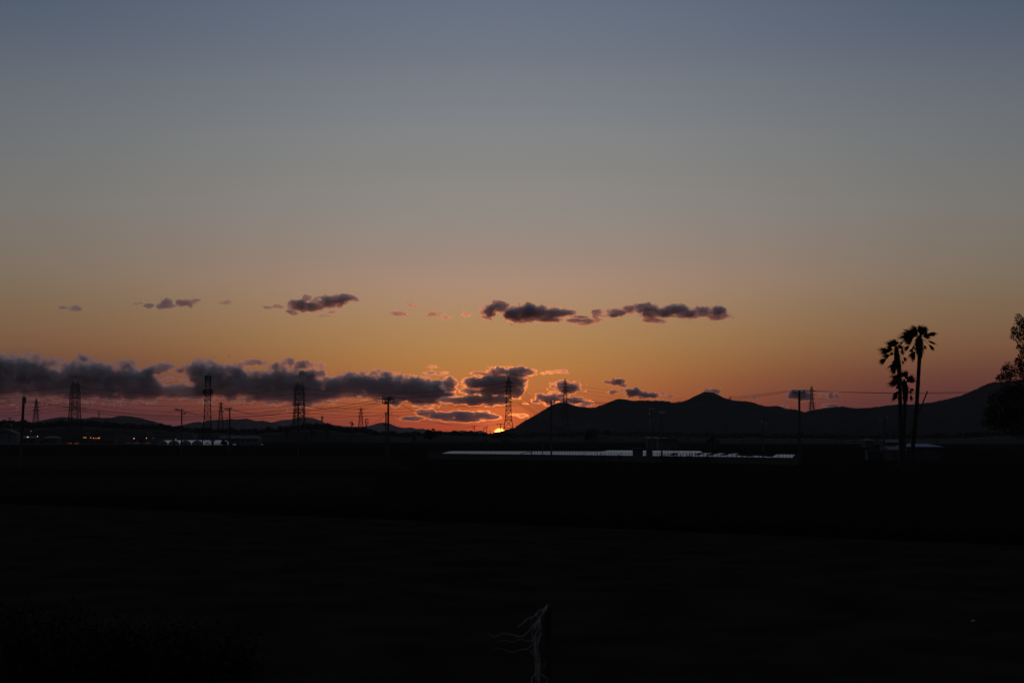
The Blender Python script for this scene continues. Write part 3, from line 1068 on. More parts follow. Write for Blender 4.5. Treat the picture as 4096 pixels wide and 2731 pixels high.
T6 = pylon('slim distant pylon right of the telephone tower', 882, 1605, 1700,
           [(1611, 1.8), (1630, 3.5), (1655, 5.5), (1680, 8), (1700, 10)], [(1615, 11), (1630, 11), (1646, 11)], rleg=.17, rbr=.09, drop=2.4)
T7 = pylon('slim distant pylon between the leafless trees and the double-armed pole', 1443, 1629, 2000,
           [(1634, 1.8), (1650, 3.8), (1670, 5.8), (1690, 7.6), (1712, 9.8)], [(1638, 11), (1652, 11), (1666, 11)], rleg=.2, rbr=.1, drop=2.4)
T8 = pylon('tiny far pylon right of the second twin-peaked pylon', 1288, 1660, 3500,
           [(1664, .9), (1675, 2), (1690, 3.4)], [(1667, 5), (1672, 5), (1678, 5)], rleg=.22, rbr=.13)
T9 = pylon('small pylon standing in the saddle of the right-hand hills', 3249, 1543, 3300,
           [(1550, 3.4), (1565, 3.8), (1595, 4.6), (1625, 6.4), (1652, 8.5)],
           [(1565, 14), (1580, 13), (1594, 14), (1613, 14), (1623, 16), (1634, 16)], rleg=.33, rbr=.17, tension=True, base_z=at(3249, 1662, 3300).z)
T10 = pylon('pale striped lattice tower low against the mountain', 2901, 1689, 1600,
            [(1701, 6), (1720, 7), (1742, 9)], [(1702, 10), (1722, 9)], STEEL, STEEL, .12, .07, .6)


def hill_mast(label, x, ytop, ybase, D, wpx):
    k = D / F
    b = at(x, ybase, D)
    t = thing('antenna_mast', label, 'mast', b)
    top = at(x, ytop, D)
    MB().tube([b, top], wpx * k * .22, 6).build('pole', STEEL, t)
    m = MB()
    for q in range(3):
        zc = top.z - (top.z - b.z) * (.06 + q * .22)
        m.tube([Vector((b.x, D, zc)), Vector((b.x, D, zc - (top.z - b.z) * .12))], wpx * k * .5, 8)
    m.build('antenna_drum', PALEW, t)


hill_mast('slim antenna mast on the left hill between two pylons', 395, 1645, 1676, 5600, 6)
hill_mast('small stacked antenna on the mountain shoulder right of the peak', 2921, 1584, 1602, 3380, 5)


# telephone tower
def telephone_tower(x, D):
    k = D / F
    base = gx(x, D)
    t = thing('telephone_tower', 'lattice telephone tower with ring platform and antenna cage', 'tower', base)
    Z = lambda y: at(x, y, D).z
    lv = [(0, 19 * k), (Z(1700), 14.6 * k), (Z(1640), 12 * k), (Z(1581), 10.3 * k), (Z(1540), 10 * k), (Z(1503), 9.8 * k)]
    P = lattice(t, base, lv, .18, .085, STEEL, STEEL, .25)
    MB().tube([(base.x, D, Z(1515)), (base.x, D, Z(1488))], .06, 6).build('lightning_rod', STEEL, t)
    r = MB()
    z0, z1 = Z(1572), Z(1559)
    R = 20 * k
    n = 12
    ring = [(base.x + R * math.cos(2 * math.pi * i / n), D + R * math.sin(2 * math.pi * i / n)) for i in range(n + 1)]
    for z in (z0, (z0 + z1) / 2, z1):
        r.tube([(a, b, z) for a, b in ring], .13, 4)
    for a, b in ring[:-1]:
        r.tube([(a, b, z0), (a, b, z1)], .11, 4)
        r.tube([(a, b, z0), (base.x + (a - base.x) * .5, D + (b - D) * .5, Z(1583))], .12, 4)
    pf = r.build('platform', STEEL, t)
    fl = MB()
    fl.tube([(base.x, D, z0 - .2), (base.x, D, z0 + .1)], R * .98, 12)
    fl.build('floor', DARKM, pf)
    for i in range(6):
        a = i * 1.05 + .3
        an = MB()
        px, py = base.x + R * .85 * math.cos(a), D + R * .85 * math.sin(a)
        an.box(px - .16, px + .16, py - .12, py + .12, z0 + .2, z1 + (.7 if i % 2 else .2))
        an.build('antenna_panel', PALEW, pf)
    cg = MB()
    z0, z1 = Z(1530), Z(1502)
    R2 = 12 * k
    ring = [(base.x + R2 * math.cos(2 * math.pi * i / n), D + R2 * math.sin(2 * math.pi * i / n)) for i in range(n + 1)]
    for z in (z0, Z(1517), z1):
        cg.tube([(a, b, z) for a, b in ring], .13, 4)
    for a, b in ring[:-1]:
        cg.tube([(a, b, z0), (a, b, z1)], .07, 4)
    cg.build('antenna_cage', STEEL, t)
    for i in range(4):
        a = i * 1.57 + .6
        an = MB()
        px, py = base.x + R2 * 1.08 * math.cos(a), D + R2 * 1.08 * math.sin(a)
        an.box(px - .17, px + .17, py - .1, py + .1, Z(1516), Z(1503))
        an.build('antenna_panel', PALEW, t)
    ld = MB()
    for s in (-.2, .2):
        ld.tube([(base.x + s, D - .1, .2), (base.x + s, D - .1, Z(1581))], .035, 4)
    for i in range(60):
        z = .5 + i * (Z(1581) - 1) / 60
        ld.tube([(base.x - .2, D - .1, z), (base.x + .2, D - .1, z)], .025, 3)
    ld.build('ladder', STEEL, t)


telephone_tower(829, 700)


# ------------------------------------------------------------------ utility poles
def upole(label, x, ytop, D, arms=(), r=.17, lean=0, extras=(), braces=(), steps=True):
    """arms = [(photo row, left px, right px, [insulator photo columns])]"""
    k = D / F
    base = gx(x - lean, D)
    t = thing('utility_pole', label, 'utility pole', base, 'utility poles across the fields')
    top = at(x, ytop, D)
    top.y = D
    tp = lambda z: base + (top - base) * (z / top.z)
    MB().tube([base + Vector((0, 0, -.3)), top], [r * 1.25, r], 10).build('pole', CONC, t)
    pts = []
    for (y, xl, xr, ins) in arms:
        z = at(x, y, D).z
        a, b = at(xl, y, D), at(xr, y, D)
        m = MB()
        m.box(min(a.x, b.x), max(a.x, b.x), D - r - .18, D - r - .01, z - .1, z + .1)
        arm = m.build('crossarm', DARKM, t)
        row = []
        for xi in ins:
            p = at(xi, y, D)
            im = MB()
            im.tube([(p.x, D - r - .07, z + .05), (p.x, D - r - .07, z + .22), (p.x, D - r - .07, z + .30), (p.x, D - r - .07, z + .52)], [.07, .07, .19, .11], 8)
            im.build('insulator', PORC, arm)
            row.append(Vector((p.x, D - r - .07, z + .5)))
        pts.append(row)
    for (xa, ya, xb, yb) in braces:
        a, b = at(xa, ya, D), at(xb, yb, D)
        MB().tube([(a.x, D - r - .08, a.z), (b.x, D - r - .02, b.z)], .04, 5).build('brace', DARKM, t)
    for (kind, xe, ye) in extras:
        p = at(xe, ye, D)
        m = MB()
        if kind == 'transformer':
            m.tube([(p.x, D - r - .35, p.z - .55), (p.x, D - r - .35, p.z + .45)], .33, 12)
            m.tube([(p.x, D - r - .35, p.z + .45), (p.x, D - r - .35, p.z + .55)], [.33, .2], 12)
            for q in (-.14, .14):
                m.tube([(p.x + q, D - r - .35, p.z + .5), (p.x + q, D - r - .35, p.z + .85)], .05, 6)
        elif kind == 'switch':
            m.box(p.x - .32, p.x + .32, D - r - .5, D - r - .05, p.z - .22, p.z + .22)
            for q in (-.22, 0, .22):
                m.tube([(p.x + q, D - r - .3, p.z + .2), (p.x + q * 1.4, D - r - .3, p.z + .6)], .045, 6)
        m.build(kind, DARKM, t)
    if steps:
        m = MB()
        z = 3.0
        while z < top.z - 2.5:
            c = tp(z)
            s = 1 if int(z * 2) % 2 else -1
            m.tube([c, c + Vector((s * (r + .22), 0, 0))], .018, 4)
            z += .5
        m.build('step_bolts', DARKM, t)
    return pts, top


P1, P1t = upole('tall double-armed pole in the middle of the fields', 1553, 1588, 258,
                [(1596.5, 1528, 1579, [1530, 1538, 1546, 1560, 1567, 1577]), (1613, 1529, 1577, [1531, 1544, 1561, 1575])], .17,
                extras=[('switch', 1561, 1595), ('switch', 1545, 1612)], braces=[(1540, 1597, 1551, 1602), (1566, 1597, 1555, 1602)])
P1b, P1bt = upole('shorter pole close behind the double-armed pole', 1544, 1652, 330, [(1655, 1540, 1550, [1541, 1549])], .15, extras=[('switch', 1539, 1700)])
P2, P2t = upole('pole with a long single crossarm in front of the first mountain hump', 2205, 1603, 300,
                [(1608.5, 2181, 2220, [2183, 2202, 2218])], .17, braces=[(2193, 1609, 2204, 1621)])
P3, P3t = upole('thick pole with one crossarm in front of the right-hand saddle', 3197, 1563, 262,
                [(1570, 3169, 3219, [3171, 3193, 3216])], .19, braces=[(3183, 1571, 3195, 1586)])
P4, P4t = upole('pole left of the telephone tower with arm reaching left', 727, 1637, 380,
                [(1641, 701, 733, [703, 708, 713, 728]), (1655, 726, 745, [738, 743])], .16, braces=[(712, 1642, 726, 1656)])
P5, P5t = upole('pole right of the telephone tower with arm reaching left', 919, 1632, 360,
                [(1637, 899, 927, [901, 913, 925])], .16, braces=[(911, 1638, 918, 1647)])
P5b, _ = upole('thin bare pole just left of the one beside the telephone tower', 908.5, 1671, 420, [], .10)
P6, P6t = upole('pole in front of the second twin-peaked pylon', 1193, 1613, 330,
                [(1618, 1170, 1203, [1172, 1187, 1201])], .18, braces=[(1181, 1619, 1191, 1629)])
P7, _ = upole('small crooked pole with transformer at the foot of the grey hill', 1407, 1682, 600, [(1691, 1397, 1411, [1398, 1402]), (1700, 1401, 1416, [1402, 1414])], .14,
              extras=[('transformer', 1410, 1694)], braces=[(1402, 1712, 1407, 1702)])
P8, _ = upole('small pole with three arms right of the slim pylon', 1463, 1675, 560, [(1678, 1463, 1471, [1466, 1470]), (1687, 1457, 1475, [1458, 1474]), (1695, 1463, 1474, [1469, 1473])], .15,
              extras=[('switch', 1466, 1703)])
P9, P9t = upole('far pole with two arms left of the setting sun', 1897, 1701, 800, [(1704, 1890, 1904, [1892, 1903]), (1711, 1888, 1900, [1890])], .16)
P10, _ = upole('far pole with wide top arm, right of the pair near the sun', 1947, 1706, 820, [(1708, 1938, 1951, [1940, 1950])], .17)
P11, _ = upole('far pole with short top arm, left of the pair near the sun', 1936, 1711, 840, [(1714, 1932, 1941, [1934, 1940])], .17)
P12, P12t = upole('pole standing across the disc of the setting sun', 2002, 1692, 640, [(1697, 1986, 2018, [1990, 2008, 2016])], .17)
P13, P13t = upole('thick leaning pole at the far left of the fields', 95, 1592, 240, [], .21, 12, extras=[('transformer', 101, 1600)])
P14, P14t = upole('small pole with two arms at the left edge', 38, 1670, 600, [(1673, 32, 50, [33, 42, 49]), (1682, 33, 46, [35, 44])], .15)
P15, _ = upole('thin bare pole against the left mountain slope', 2170, 1665, 380, [], .11)
P16, P16t = upole('pole hung with switches against the middle mountain', 2607, 1636, 330, [(1641, 2597, 2614, [2599, 2612]), (1660, 2595, 2612, [2597])], .16,
                  extras=[('switch', 2602, 1681), ('transformer', 2600, 1692)])
P17, P17t = upole('straight pole with short arm against the middle mountain', 2646, 1651, 330, [(1654, 2637, 2656, [2639, 2646, 2655])], .16)
P18, _ = upole('pole with box left of the thick single-armed pole', 3052, 1670, 340, [(1690, 3045, 3056, [3047])], .13, extras=[('transformer', 3061, 1696)])
P19, P19t = upole('pole loaded with transformers left of the palms', 3536, 1672, 330, [(1674, 3520, 3556, [3523, 3549]), (1681, 3524, 3546, [3526])], .17,
                  extras=[('transformer', 3524, 1690), ('switch', 3521, 1669)])
P20, _ = upole('tiny far pole nearest the left side of the sun', 1961, 1722, 1300, [(1724, 1958, 1965, [1959])], .14)
P21, _ = upole('tiny far pole right of the round tree', 1788, 1719, 1300, [(1721, 1784, 1792, [1785])], .14)
P22, _ = upole('tiny far pole on the skyline between round tree and far pole', 1827, 1717, 1300, [], .12)
P23, _ = upole('thin dark pole among the shops on the left', 454, 1676, 620, [(1679, 446, 460, [448, 458])], .14)
P24, _ = upole('thin low pole behind the solar plot, left of the striped tower', 2841, 1757, 420, [], .09)
P25, _ = upole('thin low pole behind the solar plot, right of the striped tower', 2991, 1752, 420, [], .09)

# ------------------------------------------------------------------ wires
ORD = ['topmost', 'second from the top', 'third from the top', 'fourth from the top', 'fifth from the top', 'lowest']


def wire(label, p, q, sag, r, group):
    p, q = Vector(p), Vector(q)
    n = 22
    pts = []
    for i in range(n + 1):
        t = i / n
        c = p.lerp(q, t)
        c.z -= sag * 4 * t * (1 - t)
        pts.append(c)
    o = MB().tube(pts, r, 4).build('overhead_wire', WIRE, None)
    return tag(o, label, 'wire', group)


RV = .13
for i in range(6):
    wire('%s power wire of the span between the two twin-peaked pylons' % ORD[i], T3[(i, 1, -1)], T4[(i, -1, -1)], 5.6, RV, 'wires between the two twin-peaked pylons')
    e = T3[(i, -1, -1)]
    wire('%s power wire leaving the leftmost twin-peaked pylon to the left' % ORD[i], e, e + Vector((-165, 10, 3)), 6.2, RV, 'wires running off the left edge')
    wire('%s power wire between the second twin-peaked pylon and the sunset pylon' % ORD[i], T4[(i, 1, -1)], T1[(i, -1)] + Vector((-3.2, 0, -.35)), 5.8, RV, 'wires between the second twin-peaked pylon and the sunset pylon')
    e = T1[(i, 1)] + Vector((3.2, 0, -.35))
    d = at(2330 + 14 * i, 1672 + 5 * i, 2600)
    wire('%s power wire slanting down from the sunset pylon behind the slope' % ORD[i], e, d, 16, RV * 1.1, 'wires slanting behind the mountain slope')
wire('thin earth wire between the tops of the two twin-peaked pylons', gx(297, 1100) + Vector((2, 0, at(0, 1526, 1100).z)), gx(1196, 1120) + Vector((-2, 0, at(0, 1531, 1120).z)), 4.2, .04, 'wires between the two twin-peaked pylons')
for i in range(3):
    wire('%s faint wire between the sunset pylon and the pylon on its right' % ORD[[0, 1, 5][i]], T1[(i, 1)] + Vector((2, 40, -5)), T2[(i, -1)], 3.5, .06, 'wires between the sunset pylon and the next one')
for i in range(5):
    wire('%s power wire from the right-hand pylon to the saddle pylon' % ORD[i if i < 4 else 5], T2[(i, 1)], T9[(i, -1)], 20, .10, 'wires from the right-hand pylon to the saddle pylon')
for i in range(4):
    e = T9[(i, 1)]
    wire('%s power wire leaving the saddle pylon to the right' % ORD[i if i < 3 else 5], e, e + Vector((620, 60, 2)), 16, .13, 'wires leaving the saddle pylon')
for i, (T, D) in enumerate(((T5, 1900), (T6, 1700), (T7, 2000))):
    nm = ['the small far-left pylon', 'the slim pylon by the telephone tower', 'the slim pylon by the leafless trees'][i]
    for j in range(3):
        a = T[(j, 1)]
        wire('%s faint wire running right from %s' % (ORD[[0, 1, 5][j]], nm), a, a + Vector((180, 260, 0)), 7, .075, 'faint wires of the distant pylons')
        a = T[(j, -1)]
        wire('%s faint wire running left from %s' % (ORD[[0, 1, 5][j]], nm), a, a + Vector((-170, 200, 0)), 7, .075, 'faint wires of the distant pylons')

RD = .03
wire('thick sagging cable from the leaning pole to the double-armed pole', P13t + Vector((0, 0, -.2)), P1[0][0] + Vector((0, 0, -.4)), 3.2, .05, 'cables over the fields')
wire('second sagging cable under the thick one on the left', P13t + Vector((.1, 0, -.5)), P1[0][0] + Vector((0, 0, -.9)), 3.35, .022, 'cables over the fields')
for j in range(2):
    wire('%s cable from the leaning pole off the left edge' % ('upper' if j == 0 else 'lower'), P13t + Vector((0, 0, -.1 - .3 * j)), P13t + Vector((-14, -3, -1.2 - .3 * j)), .5, .03, 'cables over the fields')
for j in range(3):
    w3 = ['left', 'middle', 'right'][j]
    wire('distribution wire on the %s insulator between the poles left and right of the telephone tower' % w3, P4[0][min(j + 1, 3)], P5[0][j], 1.6 + .25 * j, RD, 'wires between the small field poles')
    wire('distribution wire on the %s insulator from the telephone tower pole to the twin-peaked pylon pole' % w3, P5[0][j], P6[0][j], 1.9 + .3 * j, RD, 'wires between the small field poles')
    wire('distribution wire on the %s insulator from the twin-peaked pylon pole to the double-armed pole' % w3, P6[0][j], P1[1][j], 1.4 + .25 * j, RD, 'wires between the small field poles')
    wire('distribution wire on the %s insulator between the double-armed pole and the long-armed pole' % w3, P1[0][3 + j], P2[0][j], 1.3 + .25 * j, RD, 'wires between the larger field poles')
    wire('distribution wire on the %s insulator between the long-armed pole and the thick pole' % w3, P2[0][j], P3[0][j], 1.35 + .2 * j, RD, 'wires between the larger field poles')
    e = P3[0][j]
    wire('distribution wire on the %s insulator from the thick pole to beyond the palms' % w3, e, e + Vector((42, 6, .25 - .1 * j)), .55 + .05 * j, RD, 'wires between the larger field poles')
wire('cable from the shorter pole to the pole before the sun', P1bt + Vector((0, 0, -.2)), P12t + Vector((0, 0, -.5)), 1.6, .05, 'cables over the fields')
wire('low cable from the shorter pole back to the small three-armed pole', P1bt + Vector((0, 0, -.3)), at(1463, 1692, 560), 1.0, .04, 'cables over the fields')
wire('long low cable from the shorter pole to the pole by the twin-peaked pylon', P1bt + Vector((0, 0, -.25)), at(1193, 1662, 332), .6, .035, 'cables over the fields')
wire('low cable from the far two-armed pole to the round tree', P9[1][0], at(1735, 1719, 990), .9, .06, 'cables over the fields')
wire('cable rising from the far two-armed pole to the double-armed pole', P9t + Vector((0, 0, -.2)), P1[1][3], 2.6, .04, 'cables over the fields')
wire('wire from the crooked pole to the left behind the grey hill foot', P7[0][0], at(1330, 1700, 760), .5, .045, 'cables over the fields')
wire('wire slanting down left from the pole beside the telephone tower', P4[0][0], at(612, 1682, 560), .3, .03, 'wires slanting from the pole left of the telephone tower')
wire('lower slanting wire from the pole beside the telephone tower', P4[0][1], at(650, 1690, 560), .3, .025, 'wires slanting from the pole left of the telephone tower')
wire('longer guy wire right of the double-armed pole', at(1558, 1621, 258), ground(1622, 1852), 0, .018, 'guy wires of the double-armed pole')
wire('shorter guy wire close to the double-armed pole', at(1556, 1632, 258), ground(1586, 1852), 0, .014, 'guy wires of the double-armed pole')
wire('dark wire crossing the mountain between the switch-hung and straight poles', P16[0][1], P17[0][0], .3, .02, 'wires against the mountain')
wire('dark wire from the straight pole to the pole with box', P17[0][2], P18[0][0], 1.0, .02, 'wires against the mountain')


# ------------------------------------------------------------------ shops, houses, greenhouses
def building(name, label, cat, x0, x1, ytop, D, depth, wall, roof=None, roofm=None, windows=(), door=(), over=.3, ridge=None, group=None):
    """box building; windows/door = (x0, x1, y0, y1) photograph pixels on the front"""
    a, b = gx(x0, D), gx(x1, D)
    t = thing(name, label, cat, Vector(((a.x + b.x) / 2, D, 0)), group)
    zt = at((x0 + x1) / 2, ytop, D).z
    MB().box(a.x, b.x, D, D + depth, 0, zt).build('wall', wall, t)
    if roof == 'gable':      # ridge along the front
        zr = at(x0, ridge, D).z
        m = MB()
        xl, xr = a.x - over, b.x + over
        m.add([(xl, D - over, zt + .003), (xr, D - over, zt + .003), (xr, D + depth / 2, zr), (xl, D + depth / 2, zr), (xr, D + depth + over, zt + .003), (xl, D + depth + over, zt + .003)],
              [(0, 1, 2, 3), (3, 2, 4, 5), (0, 3, 5), (1, 4, 2), (0, 5, 4, 1)])
        m.build('roof', roofm, t)
    elif roof == 'hip':
        zr = at(x0, ridge, D).z
        m = MB()
        xl, xr = a.x - over, b.x + over
        i = min((xr - xl) * .28, depth * .5)
        m.add([(xl, D - over, zt + .003), (xr, D - over, zt + .003), (xr, D + depth + over, zt + .003), (xl, D + depth + over, zt + .003), (xl + i, D + depth / 2, zr), (xr - i, D + depth / 2, zr)],
              [(0, 1, 5, 4), (2, 3, 4, 5), (1, 2, 5), (3, 0, 4), (0, 3, 2, 1)])
        m.build('roof', roofm, t)
    elif roof == 'side':     # gable end faces us
        zr = at(x0, ridge, D).z
        xm = (a.x + b.x) / 2
        m = MB()
        m.add([(a.x - over, D - over, zt + .003), (xm, D - over, zr), (b.x + over, D - over, zt + .003), (a.x - over, D + depth, zt + .003), (xm, D + depth, zr), (b.x + over, D + depth, zt + .003)],
              [(0, 1, 4, 3), (1, 2, 5, 4), (0, 2, 1), (3, 4, 5), (0, 3, 5, 2)])
        m.build('roof', roofm, t)
    elif roof == 'flat':
        MB().box(a.x - .15, b.x + .15, D - .15, D + depth + .15, zt + .004, zt + .35).build('parapet', roofm or wall, t)
    for (u0, u1, v0, v1) in windows:
        p, q = at(u0, v0, D), at(u1, v1, D)
        w = MB().box(p.x, q.x, D - .06, D + .05, q.z, p.z).build('window', WINDOW, t)
        f = MB()
        for (c, d, e, g) in ((p.x - .06, q.x + .06, p.z, p.z + .06), (p.x - .06, q.x + .06, q.z - .06, q.z)):
            f.box(c, d, D - .09, D + .04, e, g)
        f.build('frame', PALEW, w)
    for (u0, u1, v0) in door:
        p, q = at(u0, v0, D), at(u1, v0, D)
        MB().box(p.x, q.x, D - .05, D + .06, .02, p.z).build('door', WINDOW, t)
    return t


DS = 905
shop = building('shop', 'low shop with dark number lettering on its pale fascia', 'shop', 456, 526, 1744, DS, 12, PALEW, 'flat', PALEW, [], [(470, 512, 1762)])
tc_ = bpy.data.curves.new('lettering', 'FONT')
tc_.body = '1000'
tc_.size = 1.9
tc_.extrude = .03
tmp = bpy.data.objects.new('lettering', tc_)
C.objects.link(tmp)
dg = bpy.context.evaluated_depsgraph_get()
me_t = bpy.data.meshes.new_from_object(tmp.evaluated_get(dg))
bpy.data.objects.remove(tmp)
me_t.materials.clear()
me_t.materials.append(WINDOW)
lt = bpy.data.objects.new('lettering', me_t)
C.objects.link(lt)
lt.parent = shop
pl_ = at(475, 1756.5, DS)
lt.location = (pl_.x - shop.location.x, -.12, pl_.z)
lt.rotation_euler = (math.radians(90), 0, 0)
building('shop', 'annex of the lettered shop under the first orange lamp', 'shop', 527, 590, 1748, DS, 10, GREYW, 'flat', GREYW, [(560, 570, 1756, 1764)], [(536, 548, 1762)])
lv = building('warehouse', 'tall block with horizontal louvres behind the lettered shop', 'building', 529, 588, 1731, DS + 22, 14, PALEW, 'flat', PALEW)
for i in range(6):
    a, b, y = at(532, 1734 + 2.6 * i, DS + 22), at(585, 1734 + 2.6 * i, DS + 22), 0
    MB().box(a.x, b.x, DS + 21.75, DS + 21.95, a.z - .14, a.z + .03).build('louvre', GREYW, lv)
lb = building('shop', 'long low shop with a row of dark signs behind the greenhouses', 'shop', 600, 772, 1738, DS + 25, 14, PALEW, 'flat', PALEW)
for i in range(9):
    a, b = at(626 + i * 9.2, 1742, DS + 25), at(632.5 + i * 9.2, 1750, DS + 25)
    MB().box(a.x, b.x, DS + 24.85, DS + 25.05, b.z, a.z).build('sign_panel', WINDOW, lb)
building('house', 'pale gabled building at the left edge', 'house', -30, 66, 1735, 880, 12, PALEW, 'side', GREYW, [(8, 16, 1745, 1752), (32, 42, 1745, 1752)], [], .4, 1715)
building('house', 'low grey house between the leaning pole and the first lamps', 'house', 90, 140, 1752, 900, 9, GREYW, 'gable', ROOFD, [(98, 106, 1757, 1764)], [(120, 127, 1760)], .4, 1744)
building('house', 'low dark house right of the first orange lamp', 'house', 172, 228, 1752, 910, 9, GREYW, 'hip', ROOFD, [(180, 190, 1756, 1763), (204, 214, 1756, 1763)], [], .4, 1743)
building('house', 'two-part house right of the greenhouses', 'house', 960, 1036, 1752, 830, 9, PALEW, 'hip', ROOFD, [(966, 976, 1757, 1766), (988, 1002, 1757, 1766), (1012, 1020, 1757, 1766)], [], .5, 1743)
building('house', 'wide pale house behind the end of the greenhouses', 'house', 880, 962, 1752, 850, 10, GREYW, 'gable', ROOFD, [(930, 938, 1755, 1762), (945, 953, 1755, 1762)], [], .5, 1742)
sg = thing('signboard', 'dark framed signboard over the amber lamps', 'sign', gx(352, 890))
p, q = at(346, 1727, 890), at(358, 1738, 890)
for s in (p.x + .1, q.x - .1):
    MB().box(s - .06, s + .06, 889.9, 890.1, 0, p.z).build('post', DARKM, sg)
MB().box(p.x, q.x, 889.75, 889.88, q.z, p.z).build('board', PALEW, sg)
building('house', 'small house with pale roof edge left of the straight pole', 'house', 2590, 2630, 1752, 600, 7, GREYW, 'gable', ROOFP, [(2600, 2608, 1756, 1763)], [], .4, 1747.5)
building('house', 'house with one bright roof slope behind the solar plot', 'house', 2634, 2712, 1754, 560, 9, GREYW, 'side', ROOFP, [(2650, 2660, 1760, 1768)], [], .5, 1749)
building('house', 'distant house with pale roof left of the transformer pole', 'house', 3462, 3494, 1761, 640, 7, GREYW, 'hip', ROOFP, [], [], .4, 1755)
building('house', 'low house with dark eaves behind the palms', 'house', 3545, 3605, 1768, 420, 8, GREYW, 'gable', ROOFD, [(3558, 3568, 1772, 1779), (3578, 3588, 1772, 1779)], [], .5, 1759)
building('shed', 'blue-roofed shed with dark doorway beside the palms', 'shed', 3628, 3764, 1786.5, 300, 9, BLUEW, 'hip', BLUE, [(3660, 3670, 1800, 1812)], [(3692, 3743, 1800)], .5, 1774)
building('shed', 'low left wing of the blue-roofed shed', 'shed', 3562, 3626, 1799, 299, 7, GREYW, 'gable', ROOFD, [], [(3572, 3592, 1804)], .4, 1785)
ct = building('storage_container', 'pale green storage container left of the blue-roofed shed', 'container', 3470, 3522, 1806, 305, 2.4, mat('pale_green_paint', (.028, .036, .033), .7, .15, 1, .2), 'flat', GREYW)
for i in range(8):
    a = at(3473 + 6.4 * i, 1810, 305)
    MB().box(a.x - .05, a.x + .05, 304.93, 304.99, .1, a.z).build('rib', GREYW, ct)


def greenhouse(label, x0, x1, D, L, shift):
    k = D / F
    a, b = gx(x0, D), gx(x1, D)
    w = b.x - a.x
    t = thing('greenhouse', label, 'greenhouse', Vector(((a.x + b.x) / 2, D, 0)), 'arched plastic greenhouses')
    H = 2.75
    n = 16
    arc = [(a.x + w * (1 - math.cos(math.pi * i / n)) / 2, .5 + (H - .5) * math.sin(math.pi * i / n)) for i in range(n + 1)]
    arc = [(a.x, 0)] + arc + [(b.x, 0)]
    vs = [(x, D, z) for x, z in arc] + [(x + shift, D + L, z) for x, z in arc]
    m = len(arc)
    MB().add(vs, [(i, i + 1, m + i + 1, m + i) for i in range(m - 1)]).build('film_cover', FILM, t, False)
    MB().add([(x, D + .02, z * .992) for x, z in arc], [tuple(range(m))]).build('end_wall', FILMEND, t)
    fr = MB()
    fr.tube([(x, D - .04, z) for x, z in arc], .045, 4)
    for q in (.3, .5, .7):
        zz = .5 + (H - .5) * math.sin(math.acos(1 - 2 * q))
        fr.tube([(a.x + w * q, D - .03, 0), (a.x + w * q, D - .03, zz)], .035, 4)
    fr.build('frame', STEEL, t)
    dr = MB()
    dr.box(a.x + w * .42, a.x + w * .58, D - .07, D - .01, .05, 1.7)
    dr.build('door', GREYW, t)
    for j in range(1, 9):
        hp = MB()
        yy = D + L * j / 9
        hp.tube([(x + shift * j / 9, yy, z + .02) for x, z in arc], .03, 3)
        hp.build('hoop', STEEL, t)


GL = ['leftmost of four arched greenhouses', 'second from the left of four arched greenhouses', 'third from the left of four arched greenhouses', 'rightmost of four arched greenhouses, its long white side showing']
for i in range(4):
    greenhouse(GL[i], 627 + 47 * i, 671 + 47 * i, 815, 46, 8.5 if i < 3 else 11)

# heap of pale sheets by the field
for i, (xa, xb, lab) in enumerate(((1019, 1040, 'low heap of pale plastic sheeting, left piece, right of the houses'), (1044, 1052, 'small pale heap of sheeting farthest right of the houses'), (932, 944, 'pale sheeting lying before the house by the greenhouses'))):
    a, b = ground(xa, 1779), ground(xb, 1779)
    m = MB()
    m.blob(((a.x + b.x) / 2, a.y, .2), ((b.x - a.x) / 2, 1.2, .45), i, .5, 2, 2)
    tag(m.build('plastic_sheet_heap', FILM, None), lab, 'plastic sheeting', 'heaps of plastic sheeting')


# guard rail along the road
road_y = 845
structure(MB().box(-420, -150, 848, 856, -.05, .03).build('road', mat('asphalt', (.03, .03, .032), .9, .2, .5, .1), None))
g = thing('guardrail', 'pale guardrail along the road before the shops', 'guardrail', gx(300, road_y))
a, b = gx(-120, road_y), gx(660, road_y)
MB().box(a.x, b.x, road_y - .06, road_y - .01, .55, .85).build('rail', mat('white_rail', (.09, .095, .11), .6, .1, 1, .2), g)
xx = -110
while xx < 655:
    c = gx(xx, road_y)
    MB().tube([(c.x, road_y + .04, 0), (c.x, road_y + .04, .9)], .06, 6).build('post', PALEW, g)
    xx += 22


# lamps
def lamp(label, x, y, D, m, rr=.26, heads=1, gap=4.0, group='lit lamps among the shops'):
    rr *= .62
    p = at(x, y, D)
    b = gx(x, D)
    t = thing('street_lamp', label, 'lamp', b, group)
    off = .75
    MB().tube([b + Vector((-off, .3, 0)), b + Vector((-off, .3, p.z + .5)), b + Vector((-off * .6, .3, p.z + .75)), b + Vector((0, .2, p.z + .6))], [.08, .06, .05, .05], 6).build('post', DARKM, t)
    for i in range(heads):
        c = Vector((p.x + i * gap * D / F, D, p.z))
        hd = MB().tube([c + Vector((0, .2, .62)), c + Vector((0, 0, .32))], [.12, rr * .95], 8).build('lamp_head', DARKM, t)
        MB().blob(c, (rr, rr, rr * 1.25), 0, 0, 1, 2).build('bulb', m, hd)


